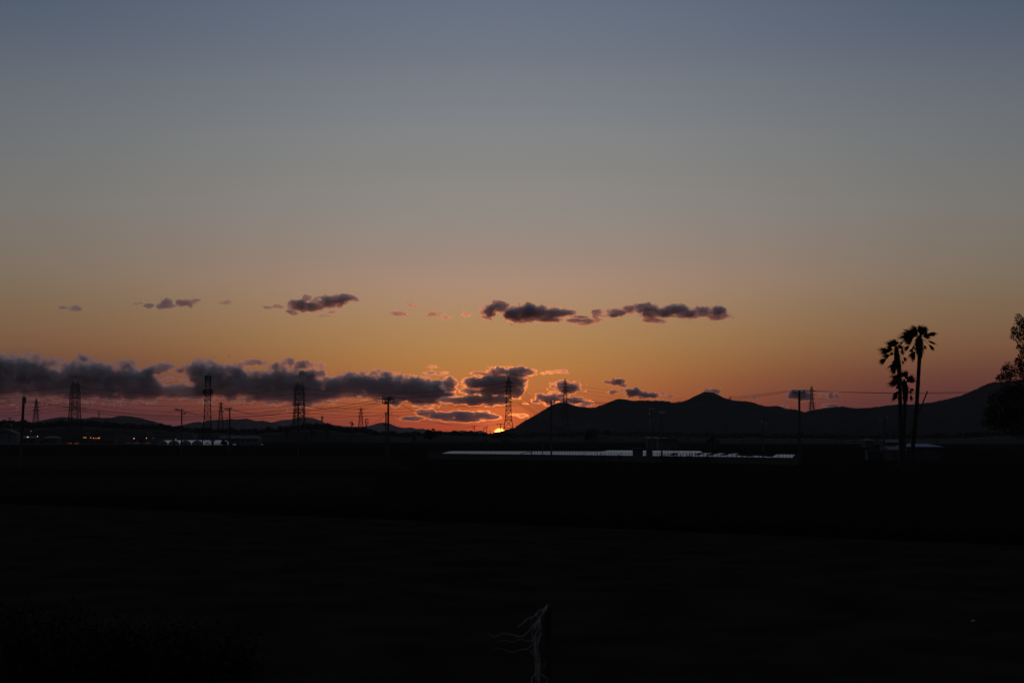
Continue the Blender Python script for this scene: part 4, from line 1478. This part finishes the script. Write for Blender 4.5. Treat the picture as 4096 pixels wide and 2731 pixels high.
lamp('twin white lamps beside the leaning pole', 109, 1747, 860, WHITEL, .24, 2)
lamp('single orange lamp right of the twin white lamps', 150, 1745, 860, ORANGE, .32)
lamp('dim pale round lamp above the twin white lamps', 124, 1724, 900, DIML, .45)
for i, (x, y) in enumerate(((336, 1749), (343, 1750), (363, 1750), (374, 1752), (384, 1752), (393, 1752), (398, 1750))):
    w = ['first', 'second', 'third', 'fourth', 'fifth, dimmer reddish', 'sixth', 'seventh and last'][i]
    lamp('%s from the left in the row of amber lamps below the twin-peaked pylon' % w, x, y, 870, ORANGE if i != 4 else glow('amber_lamp', (1, .2, .06), 4.0), .27 if i != 4 else .18, group='row of amber lamps')
lamp('bright orange lamp over the lettered shop', 536, 1753, 890, ORANGE, .36)
lamp('orange lamp lighting the awning right of the louvred block', 586, 1751.5, 895, ORANGE, .32)
lamp('small faint orange lamp above the first greenhouse', 613, 1752.5, 895, ORANGE, .16)
lamp('orange lamp above the second greenhouse', 703, 1757.5, 880, ORANGE, .28)


# cars
def car(label, x, D, paint, lights=True, side=False, group='cars on the far road'):
    b = gx(x, D)
    t = thing('car', label, 'car', b, group)

    def pt(l, w, z):   # l along the car, w across
        return (b.x + l, b.y + w, z) if side else (b.x + w, b.y + l, z)
    prof = [(-2.1, .35), (-2.15, .75), (-1.9, .95), (-.9, 1.0), (-.35, 1.02)]
    outer = [(-2.1, .3), (-2.12, .85), (-1.95, 1.0), (1.0, .98), (2.0, .78), (2.12, .55), (2.1, .3)]
    m = MB()
    n = len(outer)
    m.add([pt(l, -.84, z) for l, z in outer] + [pt(l, .84, z) for l, z in outer], [tuple(range(n)), tuple(range(2 * n - 1, n - 1, -1))] + [(i, n + i, n + (i + 1) % n, (i + 1) % n) for i in range(n)])
    m.build('body', paint, t)
    cab = [(-1.85, .98), (-1.4, 1.45), (.25, 1.47), (1.05, .98)]
    m = MB()
    m.add([pt(l, -.76 + (.1 if z > 1.2 else 0), z) for l, z in cab] + [pt(l, .76 - (.1 if z > 1.2 else 0), z) for l, z in cab], [(0, 1, 2, 3), (7, 6, 5, 4)] + [(i, 4 + i, 4 + (i + 1) % 4, (i + 1) % 4) for i in range(4)])
    m.build('windows', WINDOW, t)
    for l in (-1.35, 1.35):
        for w in (-.8, .8):
            wh = MB()
            c0, c1 = pt(l, w - .09, .31), pt(l, w + .09, .31)
            wh.tube([c0, c1], .31, 12)
            wo = wh.build('wheel', RUBBER, t)
            MB().tube([pt(l, w * 1.115, .31), pt(l, w * 1.13, .31)], .18, 10).build('rim', STEEL, wo)
    for w in (-.66, .66):
        lm = MB()
        p0, p1 = pt(-2.17, w - .14, .72), pt(-2.11, w + .14, .9)
        lm.box(min(p0[0], p1[0]), max(p0[0], p1[0]), min(p0[1], p1[1]), max(p0[1], p1[1]), .72, .92)
        lm.build('tail_light', REDGLOW if lights else DARKM, t)


car('car with red tail lights, left of the two below the twin-peaked pylon', 283.5, 851, PAINT[2])
car('car with red tail lights, right of the two below the twin-peaked pylon', 309, 851, PAINT[1])
car('dark parked car with no lights before the lettered shop', 505, 880, PAINT[2], False, True, 'cars parked before the shops')
car('pale parked car with no lights below the louvred block', 545, 882, PAINT[0], False, True, 'cars parked before the shops')
car('silver parked car left of the first greenhouse', 588, 884, PAINT[1], False, True, 'cars parked before the shops')

# ------------------------------------------------------------------ solar plot
SOLAR_WALL = [(1712, 318), (2200, 296), (2640, 274), (3190, 252)]


def plan(x):
    D = interp(SOLAR_WALL, x)
    return gx(x, D)


def strip(name, m, x0, x1, z0, z1, t0, t1, parent, step=60):
    mb = MB()
    xs = [x0]
    while xs[-1] + step < x1:
        xs.append(xs[-1] + step)
    xs.append(x1)
    for u, v in zip(xs, xs[1:]):
        a, b = plan(u), plan(v)
        vs = [(p.x, p.y + t, z) for p in (a, b) for t in (t0, t1) for z in (z0, z1)]
        mb.add(vs, [(0, 1, 3, 2), (4, 6, 7, 5), (0, 4, 5, 1), (2, 3, 7, 6), (0, 2, 6, 4), (1, 5, 7, 3)])
    return mb.build(name, m, parent)


wl = thing('block_wall', 'long low concrete block wall round the solar plot', 'wall', plan(2400))
strip('wall_face', BLOCK, 1712, 3190, 0, 1.2, 0, .15, wl)
strip('coping', CONC, 1710, 3192, 1.203, 1.26, -.02, .17, wl)
fn = thing('fence', 'thin dark rail fence standing on the block wall', 'fence', plan(2400) + Vector((0, 0, 1.26)))
for z in (1.42, 1.58, 1.80):
    strip('rail', DARKM, 1712, 3190, z - (.012 if z < 1.7 else .025), z + (.012 if z < 1.7 else .025), .06, .09, fn)
xx = 1716.0
while xx < 3188:
    c = plan(xx)
    MB().box(c.x - .03, c.x + .03, c.y + .045, c.y + .105, 1.262, 1.86).build('post', DARKM, fn)
    xx += .56 * F / c.y
# pale ground sheet of the plot
z_ = .02
co_ = [ground(1690, 1834), ground(1766, 1813.2), ground(1806, 1803), ground(2410, 1805.5), ground(2432, 1800.8), ground(2800, 1803), ground(2812, 1811), ground(3180, 1817), ground(3185, 1846)]
co_ = [Vector((p.x, p.y, z_)) for p in co_]
pts_near = [plan(x) + Vector((0, .5, z_)) for x in (3150, 2640, 2200, 1725)]
sh = MB()
poly = co_[1:8] + pts_near
sh.add(poly, [tuple(range(len(poly)))[::-1]])
structure(sh.build('ground_sheet', SHEET, None))


def solar_table(label, x, D, L, wpx, hpx):
    k = D / F
    w, h = wpx * k, hpx * k
    b = gx(x, D)
    t = thing('solar_array', label, 'solar array', b, 'solar arrays in the walled plot')
    z0 = 1.05
    n = max(2, int(L / 1.7))
    slant = math.atan2(h, w)
    for i in range(n):
        y0, y1 = b.y + i * 1.7, b.y + i * 1.7 + 1.66
        m = MB()
        th = .06
        vs = []
        for yy in (y0, y1):
            for (u, e) in ((0, 0), (1, 0), (1, 1), (0, 1)):
                vs.append((b.x + u * w - e * th * math.sin(slant), yy, z0 + u * h + e * th * math.cos(slant)))
        m.add(vs, [(0, 1, 2, 3), (7, 6, 5, 4), (0, 4, 5, 1), (1, 5, 6, 2), (2, 6, 7, 3), (3, 7, 4, 0)])
        m.build('solar_panel', PANEL, t)
    for i in (0, n):
        yy = b.y + i * 1.7 + (.2 if i == 0 else -.2)
        for u in (.12, .88):
            MB().tube([(b.x + u * w, yy, 0), (b.x + u * w, yy, z0 + u * h - .02)], .06, 6).build('leg', STEEL, t)
    r = MB()
    for u in (.2, .8):
        r.tube([(b.x + u * w, b.y, z0 + u * h - .06), (b.x + u * w, b.y + n * 1.7, z0 + u * h - .06)], .04, 4)
    r.build('beam', STEEL, t)


for (x, D, L, w, h, lab) in ((2082, 322, 8, 50, 9, 'single solar array right of the pole before the sun'),
                             (2690, 300, 7, 20, 7, 'first solar array on the right of the plot, behind the weeds'),
                             (2793, 300, 7, 22, 8, 'second solar array of the right-hand row'),
                             (2845, 298, 8, 28, 9, 'third solar array of the right-hand row'),
                             (2895, 296, 8, 38, 10, 'fourth solar array of the right-hand row'),
                             (2961, 294, 8, 32, 11, 'fifth solar array of the right-hand row'),
                             (3004, 280, 22, 36, 15, 'sixth and broad solar array of the right-hand row'),
                             (3085, 276, 30, 34, 16, 'last and broadest solar array at the right end of the wall')):
    solar_table(lab, x, D, L, w, h)
cb = thing('inverter_cabinet', 'dark inverter cabinet standing on the white sheet', 'cabinet', gx(2552, 340))
a, b = at(2532, 1792, 340), at(2572, 1812, 340)
MB().box(a.x, b.x, 340, 341.4, .15, a.z).build('housing', mat('dark_cabinet', (.012, .012, .013), .8, .1, 1, .1), cb)
MB().box(a.x - .1, b.x + .1, 339.9, 341.5, a.z + .003, a.z + .09).build('roof', DARKM, cb)
MB().box((a.x + b.x) / 2 - .02, (a.x + b.x) / 2 + .02, 339.96, 339.99, .2, a.z - .1).build('door_gap', DARKM, cb)
cb = thing('inverter_cabinet', 'smaller dark cabinet right of the inverter cabinet', 'cabinet', gx(2595, 345))
a, b = at(2586, 1801, 345), at(2605, 1812, 345)
MB().box(a.x, b.x, 345, 346, .1, a.z).build('housing', mat('dark_cabinet', (.012, .012, .013), .8, .1, 1, .1), cb)
MB().box(a.x - .08, b.x + .08, 344.95, 346.05, a.z + .003, a.z + .08).build('roof', DARKM, cb)


def weed(label, x, D, H, n, seed, spread=1.0):
    rnd = random.Random(seed)
    b = gx(x, D)
    t = thing('tall_weed', label, 'weed', b, 'tall weeds along the block wall')
    st = MB()
    lf = MB()
    for i in range(n):
        a = rnd.uniform(0, 6.28)
        r0 = rnd.uniform(0, spread * .5)
        p = b + Vector((math.cos(a) * r0, math.sin(a) * r0 * .6, 0))
        hh = H * rnd.uniform(.55, 1.05)
        q = p + Vector((rnd.gauss(0, .22), rnd.gauss(0, .1), 1)) * hh
        st.tube([p, (p + q) / 2 + Vector((rnd.gauss(0, .06), 0, 0)), q], [.02, .016, .008], 4)
        for j in range(14):
            c = p.lerp(q, rnd.uniform(.35, 1.02))
            d = Vector((rnd.gauss(0, 1), rnd.gauss(0, 1), rnd.gauss(0, .5))).normalized()
            s = rnd.uniform(.10, .2)
            u = Vector((0, 0, 1)).cross(d).normalized() * s * .35 if abs(d.z) < .95 else Vector((s * .35, 0, 0))
            lf.add([c, c + d * s + u, c + d * s * 2.1, c + d * s - u], [(0, 1, 2, 3)])
    st.build('stem', LEAF, t)
    lf.build('leaves', LEAF, t)


for i, (x, H, n, sp, lab) in enumerate(((2330, 1.7, 6, 1.5, 'sparse weeds before the wall left of the cabinet'), (2410, 1.9, 9, 1.2, 'weed clump where the white strip steps up'),
                                        (2478, 1.95, 8, 1.0, 'weed clump midway between step and cabinet'), (2655, 2.2, 22, 2.6, 'dense weed clump right of the cabinets'),
                                        (2705, 2.25, 26, 2.8, 'densest weed clump before the white strip'), (2760, 2.1, 22, 2.6, 'tall weed clump before the first solar arrays'),
                                        (2828, 1.95, 14, 1.6, 'last weed clump before the solar arrays'))):
    c = plan(x)
    weed(lab, x, c.y - 2.0, H, n, 30 + i, sp)


# ------------------------------------------------------------------ palms
def fan(mb, pet, tipc, size, spread, droop, rnd, wind):
    """a fan leaf: tipc = hinge point, direction = tipc - pet"""
    d = (tipc - pet).normalized()
    side = d.cross(Vector((0, 1, 0)))
    if side.length < .1:
        side = Vector((1, 0, 0))
    side.normalize()
    nrm = side.cross(d).normalized()
    size *= 1.12
    n = 26
    for i in range(n):
        a = (i / (n - 1) - .5) * spread
        dd = (d * math.cos(a) + side * math.sin(a) + nrm * rnd.gauss(0, .12)).normalized()
        L = size * (1 - .25 * abs(i / (n - 1) - .5) * 2) * rnd.uniform(.7, 1.15)
        w = size * .034
        m1 = tipc + dd * L * .45
        e = tipc + dd * L + Vector((wind * L * .25, 0, -droop * L * .35))
        u = dd.cross(nrm).normalized() * w
        mb.add([tipc, m1 + u, e, m1 - u], [(0, 1, 2, 3)])


def palm(label, D, trunk, crown, fronds, seed, rtop, rbase, skirt):
    rnd = random.Random(seed)
    k = D / F
    base = gx(trunk[-1][0], D)
    t = thing('palm_tree', label, 'palm', base, 'three tall fan palms')
    pts = [at(x, y, D) for x, y in trunk[:-1]]
    pts = [Vector((p.x, D, p.z)) for p in pts] + [base + Vector((0, 0, -.2))]
    rad = [rtop + (rbase - rtop) * (i / (len(pts) - 1)) ** 1.5 for i in range(len(pts))]
    # ringed, slightly rough trunk
    fine, fr = [], []
    for i in range(len(pts) - 1):
        m = max(4, int((pts[i] - pts[i + 1]).length / .35))
        for j in range(m):
            fine.append(pts[i].lerp(pts[i + 1], j / m))
            fr.append((rad[i] + (rad[i + 1] - rad[i]) * j / m) * rnd.uniform(.93, 1.07))
    fine.append(pts[-1])
    fr.append(rad[-1])
    MB().tube(fine, fr, 10).build('trunk', BARK, t)
    cc = at(crown[0], crown[1], D)
    cc = Vector((cc.x, D, cc.z))
    sk = MB()
    top = Vector((cc.x, D, cc.z))
    for i in range(skirt[0]):
        a = rnd.uniform(0, 6.28)
        u = rnd.random()
        z0 = cc.z - u * skirt[1] * k
        r0 = skirt[2] * k * (.45 + .55 * math.sin(math.pi * min(1, .25 + u * .7))) * rnd.uniform(.6, 1.05)
        tx = interp([(p.z, p.x) for p in sorted(pts, key=lambda q: q.z)], z0)
        p = Vector((tx + math.cos(a) * r0 * .3, D + math.sin(a) * r0 * .3, z0 + .25))
        q = Vector((tx + math.cos(a) * r0, D + math.sin(a) * r0, z0 - rnd.uniform(.3, 1.1)))
        w = Vector((-math.sin(a), math.cos(a), 0)) * rnd.uniform(.05, .16)
        sk.add([p - w, q - w * .4, q + w * .4, p + w], [(0, 1, 2, 3)])
    sk.blob((cc.x, D, cc.z - skirt[1] * k * .35), (skirt[2] * k * .62, skirt[2] * k * .62, skirt[1] * k * .52), seed, .35, 2.2, 2)
    sk.build('dead_leaf_skirt', LEAF, t)
    extra = []
    for i in range(5):
        a = math.radians(10 + 170 * i / 4) + rnd.gauss(0, .12)
        l0, l1 = rnd.uniform(9, 16), rnd.uniform(30, 42) * skirt[2] / 24
        extra.append((crown[0] + math.cos(a) * l0, crown[1] - 4 - math.sin(a) * l0, crown[0] + math.cos(a) * (l0 + l1) - 4, crown[1] - 4 - math.sin(a) * (l0 + l1) * .85, 1.3))
    for (hx, hy, ex, ey, sp) in list(fronds) + extra:
        dy = rnd.uniform(-.9, .9)
        h = at(hx, hy, D)
        h = Vector((h.x, D + dy, h.z))
        e = at(ex, ey, D)
        e = Vector((e.x, D + dy * 1.5, e.z))
        size = (e - h).length
        mb = MB()
        mb.tube([cc, cc.lerp(h, .5) + Vector((0, 0, .1)), h], [.05, .04, .03], 5)
        d = (e - h).normalized()
        fan(mb, h - d, h, size, sp, .25, rnd, -.12)
        mb.build('frond', LEAF, t)


def Z9(u, v):   # zoomed-view coordinates of the palms back to photograph pixels
    return (3440 + u / 3.734, 1230 + v / 3.734)


def FR(lst):
    return [Z9(a, b) + Z9(c, d) + (s,) for a, b, c, d, s in lst]


palm('tallest palm, its crown highest on the right', 222,
     [Z9(885, 470), Z9(890, 600), Z9(888, 760), Z9(868, 1100), Z9(845, 1500), (3651, 1795), (3645, 1870)], Z9(885, 460),
     FR([(850, 400, 700, 300, 1.6), (830, 400, 610, 430, 1.5), (820, 430, 660, 500, 1.2), (840, 360, 740, 275, 1.3), (890, 360, 930, 250, 1.7), (880, 350, 860, 260, 1.3), (930, 370, 985, 275, 1.3),
         (800, 400, 640, 380, 1.3), (860, 420, 760, 350, 1.8), (900, 400, 960, 310, 1.6), (1010, 410, 1160, 380, .7), (985, 390, 1020, 330, .8), (1000, 430, 1130, 355, .5), (950, 380, 965, 430, .9), (1010, 490, 1150, 540, .28),
         (1010, 550, 1085, 635, .6), (765, 505, 680, 555, .8), (735, 572, 640, 640, .8), (760, 610, 735, 690, 1.1), (850, 650, 760, 750, .9), (845, 680, 820, 795, .6), (800, 560, 810, 640, 1.0), (940, 640, 940, 700, 1.0), (955, 560, 975, 630, .9)]),
     5, .27, .36, (150, 62, 24))
palm('middle-height palm, leftmost of the three', 220,
     [Z9(545, 610), Z9(560, 720), Z9(585, 900), Z9(597, 1100), Z9(602, 1560), (3604, 1795), (3606, 1872)], Z9(545, 620),
     FR([(520, 570, 360, 525, 1.0), (520, 540, 450, 460, 1.5), (545, 530, 530, 465, 1.5), (470, 560, 410, 530, 1.2), (465, 660, 305, 610, 1.1), (435, 715, 308, 740, 1.1), (415, 765, 305, 825, 1.0), (490, 640, 400, 590, 1.4),
         (570, 560, 650, 590, 1.3), (600, 560, 600, 500, 1.2), (640, 600, 660, 670, .8), (500, 830, 415, 950, 1.0), (520, 870, 480, 990, .8), (520, 780, 500, 850, 1.2), (630, 740, 665, 810, 1.0), (620, 790, 640, 850, .8), (520, 690, 450, 680, 1.2), (590, 650, 640, 700, .9), (520, 900, 470, 1010, .5)]),
     8, .25, .33, (150, 92, 17))
palm('shortest palm with crown against the middle trunk', 221,
     [Z9(670, 1130), Z9(676, 1250), Z9(672, 1400), Z9(672, 1568), (3614, 1720), (3608, 1872)], Z9(665, 1120),
     FR([(620, 1060, 460, 1020, 1.1), (610, 1080, 470, 1080, 1.1), (620, 1110, 430, 1135, .8), (660, 1040, 640, 920, 1.4), (690, 1030, 700, 920, 1.3), (720, 1090, 810, 1000, 1.2), (720, 1110, 790, 1040, 1.2), (720, 1120, 815, 1080, .6), (600, 1190, 520, 1190, 1.0),
         (590, 1240, 490, 1330, .7), (590, 1270, 500, 1385, .6), (600, 1290, 560, 1380, .8), (740, 1210, 820, 1240, .9), (740, 1230, 770, 1290, 1.0), (740, 1300, 755, 1400, .7), (640, 1310, 640, 1370, .9), (700, 1330, 715, 1390, .8), (620, 1150, 540, 1170, 1.1)]),
     11, .22, .30, (120, 58, 17))

lp = thing('leaning_pole', 'bare pole leaning to the right behind the tallest palm', 'pole', gx(3580, 226))
pa, pb = at(3709, 1567, 226), gx(3580, 226)
MB().tube([pb + Vector((0, 0, -.3)), Vector((pa.x, 226, pa.z))], [.13, .1], 10).build('pole', CONC, lp)
MB().tube([Vector((pa.x, 226, pa.z)), Vector((pa.x, 226, pa.z)) + (Vector((pa.x, 226, pa.z)) - pb).normalized() * .15], .105, 10).build('cap', DARKM, lp)


# ------------------------------------------------------------------ big evergreen tree at the right edge
def edge_tree():
    D = 118
    k = D / F
    rnd = random.Random(21)
    base = gx(4260, D)
    t = thing('evergreen_tree', 'big dark evergreen tree cut by the right edge', 'tree', base)
    tr = MB()
    crownp = at(4240, 1250, D)
    tr.tube([base + Vector((0, 0, -.2)), base + Vector((.1, 0, 5)), base + Vector((-.2, 0, 10)), Vector((crownp.x, D, crownp.z))], [.42, .34, .22, .08], 10)
    cr = MB()
    clumps = []
    for (x, y, rx, ry) in ((4072, 1320, 28, 36), (4078, 1275, 14, 22), (4105, 1310, 36, 46), (4110, 1370, 34, 22), (4060, 1345, 20, 16), (4042, 1325, 10, 12), (4100, 1395, 16, 14), (4085, 1388, 10, 8),
                           (4090, 1415, 22, 20), (4110, 1440, 30, 24), (4045, 1475, 24, 30), (4010, 1490, 14, 26), (4070, 1500, 36, 34), (4030, 1515, 34, 22), (4100, 1480, 40, 36), (4085, 1465, 22, 16),
                           (4002, 1512, 12, 12), (4065, 1450, 12, 16), (4040, 1580, 60, 40), (4090, 1600, 70, 60), (3990, 1600, 30, 26), (4020, 1660, 60, 50), (3970, 1650, 26, 24), (4080, 1690, 80, 60), (3980, 1700, 40, 26), (3950, 1690, 16, 14),
                           (4200, 1300, 90, 70), (4200, 1420, 110, 90), (4220, 1560, 130, 100), (4220, 1680, 140, 80), (4330, 1450, 90, 120), (4350, 1600, 110, 110)):
        c = at(x, y, D)
        c = Vector((c.x, D + rnd.uniform(-.8, .8), c.z))
        clumps.append((c, rx * k, ry * k))
        s = base + Vector((0, 0, max(2.0, c.z - rnd.uniform(1.0, 2.2))))
        tr.tube([s, s.lerp(c, .55) + Vector((0, 0, -.1)), c], [.09, .05, .015], 5)
    tr.build('trunk', BARK, t)
    for c, rx, rz in clumps:
        n = int(30 + 640 * min(rx * rz, 2.6))
        for i in range(n):
            while True:
                d = Vector((rnd.uniform(-1, 1), rnd.uniform(-1, 1), rnd.uniform(-1, 1)))
                if d.length < 1:
                    break
            tw = c + Vector((d.x * rx, d.y * max(rx, rz) * .9, d.z * rz))
            o = (tw - c).normalized() if (tw - c).length > 1e-4 else Vector((0, 0, 1))
            o = (o + Vector((0, 0, .5))).normalized()
            for j in range(3):
                e = (o + Vector((rnd.gauss(0, .6), rnd.gauss(0, .6), rnd.gauss(0, .5)))).normalized()
                L = rnd.uniform(.07, .15)
                u = e.cross(Vector((rnd.gauss(0, 1), rnd.gauss(0, 1), rnd.gauss(0, 1)))).normalized() * L * .28
                b = tw + e * .03
                cr.add([b, b + e * L * .5 + u, b + e * L, b + e * L * .5 - u], [(0, 1, 2, 3)])
    cr.build('crown', LEAF, t)


edge_tree()


# ------------------------------------------------------------------ foreground: bushes, stake with frayed twine, scraps
def bush(label, x, D, R, H, seed):
    rnd = random.Random(seed)
    b = gx(x, D)
    t = thing('bush', label, 'bush', b, 'dark bushes at the lower left')
    st = MB()
    lf = MB()
    for i in range(26):
        a, r = rnd.uniform(0, 6.28), rnd.random() ** .5
        e = b + Vector((math.cos(a) * R * r, math.sin(a) * R * r * .8, H * (1 - .45 * r * r) * rnd.uniform(.75, 1)))
        s = b + Vector((math.cos(a) * R * r * .35, math.sin(a) * R * r * .3, 0))
        st.tube([s, s.lerp(e, .5) + Vector((0, 0, .1)), e], [.025, .018, .006], 4)
        for j in range(70):
            c = s.lerp(e, rnd.uniform(.25, 1.0)) + Vector((rnd.gauss(0, .16), rnd.gauss(0, .16), rnd.gauss(0, .12)))
            if c.z < .02:
                c.z = .05
            d = Vector((rnd.gauss(0, 1), rnd.gauss(0, 1), rnd.gauss(.3, .7))).normalized()
            sz = rnd.uniform(.03, .07)
            u = d.cross(Vector((rnd.gauss(0, 1), rnd.gauss(0, 1), rnd.gauss(0, 1)))).normalized() * sz * .45
            lf.add([c, c + d * sz + u, c + d * sz * 2, c + d * sz - u], [(0, 1, 2, 3)])
    st.build('branches', BARK, t)
    lf.build('foliage', MATS['dark_foliage'], t)


for i, (x, D, R, H, lab) in enumerate(((30, 30, 1.6, 1.85, 'tallest dark bush in the lower left corner'), (230, 30, 1.3, 1.6, 'second dark bush from the lower left corner'), (430, 29.5, 1.3, 1.4, 'low dark bush, third from the lower left corner'),
                                       (620, 29.5, 1.2, 1.4, 'rounded dark bush, fourth from the lower left corner'), (810, 29.5, 1.1, 1.35, 'dark bush with knobbly top, fifth from the corner'), (905, 29, .7, 1.0, 'last and smallest dark bush towards the stake'))):
    bush(lab, x, D, R, H, 60 + i)

DK = 7.6
sx = gx(2184, DK).x
stake = thing('stake', 'dark garden stake with frayed white twine in the foreground', 'stake', Vector((sx, DK, gz(0, DK))))
ztop = at(2190, 2418, DK).z
MB().tube([(sx + .012, DK, gz(0, DK) - .1), (sx + .012, DK, ztop - .02), (sx + .012, DK, ztop)], [.021, .02, .015], 8).build('post', mat('weathered_wood', (.02, .018, .015), .9, .3, 20, .1), stake)


def Z8(u, v):
    return at(1800 + u / 3.92, 2350 + v / 3.92, DK)


def strand(pts, w0, w1, seed, dy=-.03):
    rnd = random.Random(seed)
    P = [Z8(*p) for p in pts]
    # smooth through the points
    fine = []
    for i in range(len(P) - 1):
        p0, p1, p2, p3 = P[max(i - 1, 0)], P[i], P[i + 1], P[min(i + 2, len(P) - 1)]
        for j in range(6):
            s = j / 6
            fine.append(.5 * ((2 * p1) + (p2 - p0) * s + (2 * p0 - 5 * p1 + 4 * p2 - p3) * s * s + (3 * p1 - p0 - 3 * p2 + p3) * s ** 3))
    fine.append(P[-1])
    fine = [Vector((p.x, DK + dy + .012 * math.sin(i * .5 + seed), p.z)) for i, p in enumerate(fine)]
    n = len(fine) - 1
    return MB().tube(fine, [.62 * (w0 + (w1 - w0) * i / n) * rnd.uniform(.85, 1.15) for i in range(n + 1)], 5).build('twine_strand', TWINE, stake)


strand([(1525, 265), (1490, 300), (1400, 350), (1330, 420), (1250, 460), (1170, 510), (1110, 570), (1070, 600)], .005, .0035, 1)
strand([(1520, 300), (1440, 390), (1370, 500), (1280, 610), (1200, 700), (1130, 740), (1020, 735), (930, 710), (820, 700), (740, 730), (660, 750), (600, 690)], .005, .0016, 2)
strand([(1420, 560), (1330, 740), (1290, 810), (1200, 815), (1100, 790), (980, 830), (860, 815), (740, 825)], .003, .0011, 3)
strand([(1340, 700), (1300, 820), (1240, 925), (1130, 950), (1020, 980), (910, 980), (830, 940), (680, 930)], .003, .0013, 4)
strand([(1500, 320), (1420, 450), (1390, 560), (1350, 700), (1340, 850), (1350, 1000), (1370, 1200), (1380, 1494)], .0085, .005, 5)
strand([(1480, 330), (1410, 480), (1420, 620), (1400, 780), (1370, 900), (1400, 1100), (1400, 1494)], .007, .004, 6, -.022)
strand([(1440, 390), (1330, 600), (1300, 700), (1320, 900), (1330, 1050), (1340, 1250), (1350, 1494)], .005, .003, 7, -.04)
strand([(1290, 450), (1265, 560), (1275, 700), (1300, 800)], .002, .0015, 8)
strand([(1370, 380), (1360, 440), (1430, 430)], .002, .0014, 9)
strand([(1270, 960), (1320, 1050), (1370, 1110)], .003, .0025, 10)
strand([(1350, 1320), (1290, 1400), (1270, 1494)], .005, .004, 11)
strand([(1400, 1330), (1470, 1370), (1530, 1400), (1540, 1440), (1480, 1470)], .003, .002, 12)
strand([(1500, 1120), (1497, 1190), (1450, 1195)], .0016, .0012, 13)
strand([(1430, 700), (1400, 740), (1340, 800), (1350, 950)], .0025, .002, 14, -.045)

p = ground(3893, 2497)
m = MB()
m.blob((p.x, p.y, .1), (.055, .05, .03), 3, .6, 2, 2)
tag(m.build('plastic_scrap', TWINE, None), 'tiny pale scrap lying on the right of the field', 'scrap')
p, q = ground(936, 2660), ground(984, 2731)
m = MB().tube([(p.x, p.y, .15), ((p.x + q.x) / 2, (p.y + q.y) / 2, .22), (q.x, q.y, .12)], [.012, .014, .012], 5)
tag(m.build('stick', mat('pale_straw', (.12, .11, .09), .8, .2, 10, .1), None), 'thin pale stick lying by the last bush', 'stick')

# grass along the near edge of the field and the ditch
rnd = random.Random(77)
gm = MB()
for i in range(16000):
    s = rnd.random()
    x = -300 + 5000 * rnd.random()
    yline = 2004 + (x + 300) / 4900 * 204
    p = ground(x, yline - 3 - abs(rnd.gauss(0, 26)))
    h = rnd.uniform(.12, .45)
    a = rnd.uniform(0, 6.28)
    w = .02
    dx, dyy = math.cos(a) * w, math.sin(a) * w
    lean = Vector((rnd.gauss(0, .12), rnd.gauss(0, .12), h))
    gm.add([(p.x - dx, p.y - dyy, 0), (p.x + dx, p.y + dyy, 0), (p.x + lean.x, p.y + lean.y, h)], [(0, 1, 2)])
go = gm.build('grass', VERGE, None)
go['kind'] = 'stuff'
go['label'] = 'rough dark grass along the ditch at the field edge'


# bird high over the telephone tower
def bird(x, y, D):
    c = at(x, y, D)
    m = MB()
    m.blob(c, (.2, .09, .07), 2, .1, 1, 2)
    for s in (-1, 1):
        m.add([(c.x + .08, c.y, c.z + .03), (c.x - .1, c.y, c.z + .03), (c.x - .12 + .02 * s, c.y + s * .32, c.z + .12), (c.x + .02, c.y + s * .36, c.z + .14)], [(0, 1, 2, 3)])
        m.add([(c.x - .1, c.y + s * .32, c.z + .12), (c.x + .02, c.y + s * .36, c.z + .14), (c.x - .14, c.y + s * .6, c.z + .05)], [(0, 1, 2)])
    m.add([(c.x - .18, c.y - .02, c.z), (c.x - .18, c.y + .02, c.z), (c.x - .36, c.y + .06, c.z), (c.x - .36, c.y - .06, c.z)], [(0, 1, 2, 3)])
    m.tube([(c.x + .18, c.y, c.z + .02), (c.x + .27, c.y, c.z + .01)], [.035, .005], 6)
    tag(m.build('bird', DARKM, None), 'tiny dark bird flying above the clouds right of the telephone tower', 'bird')


bird(916, 1424, 420)
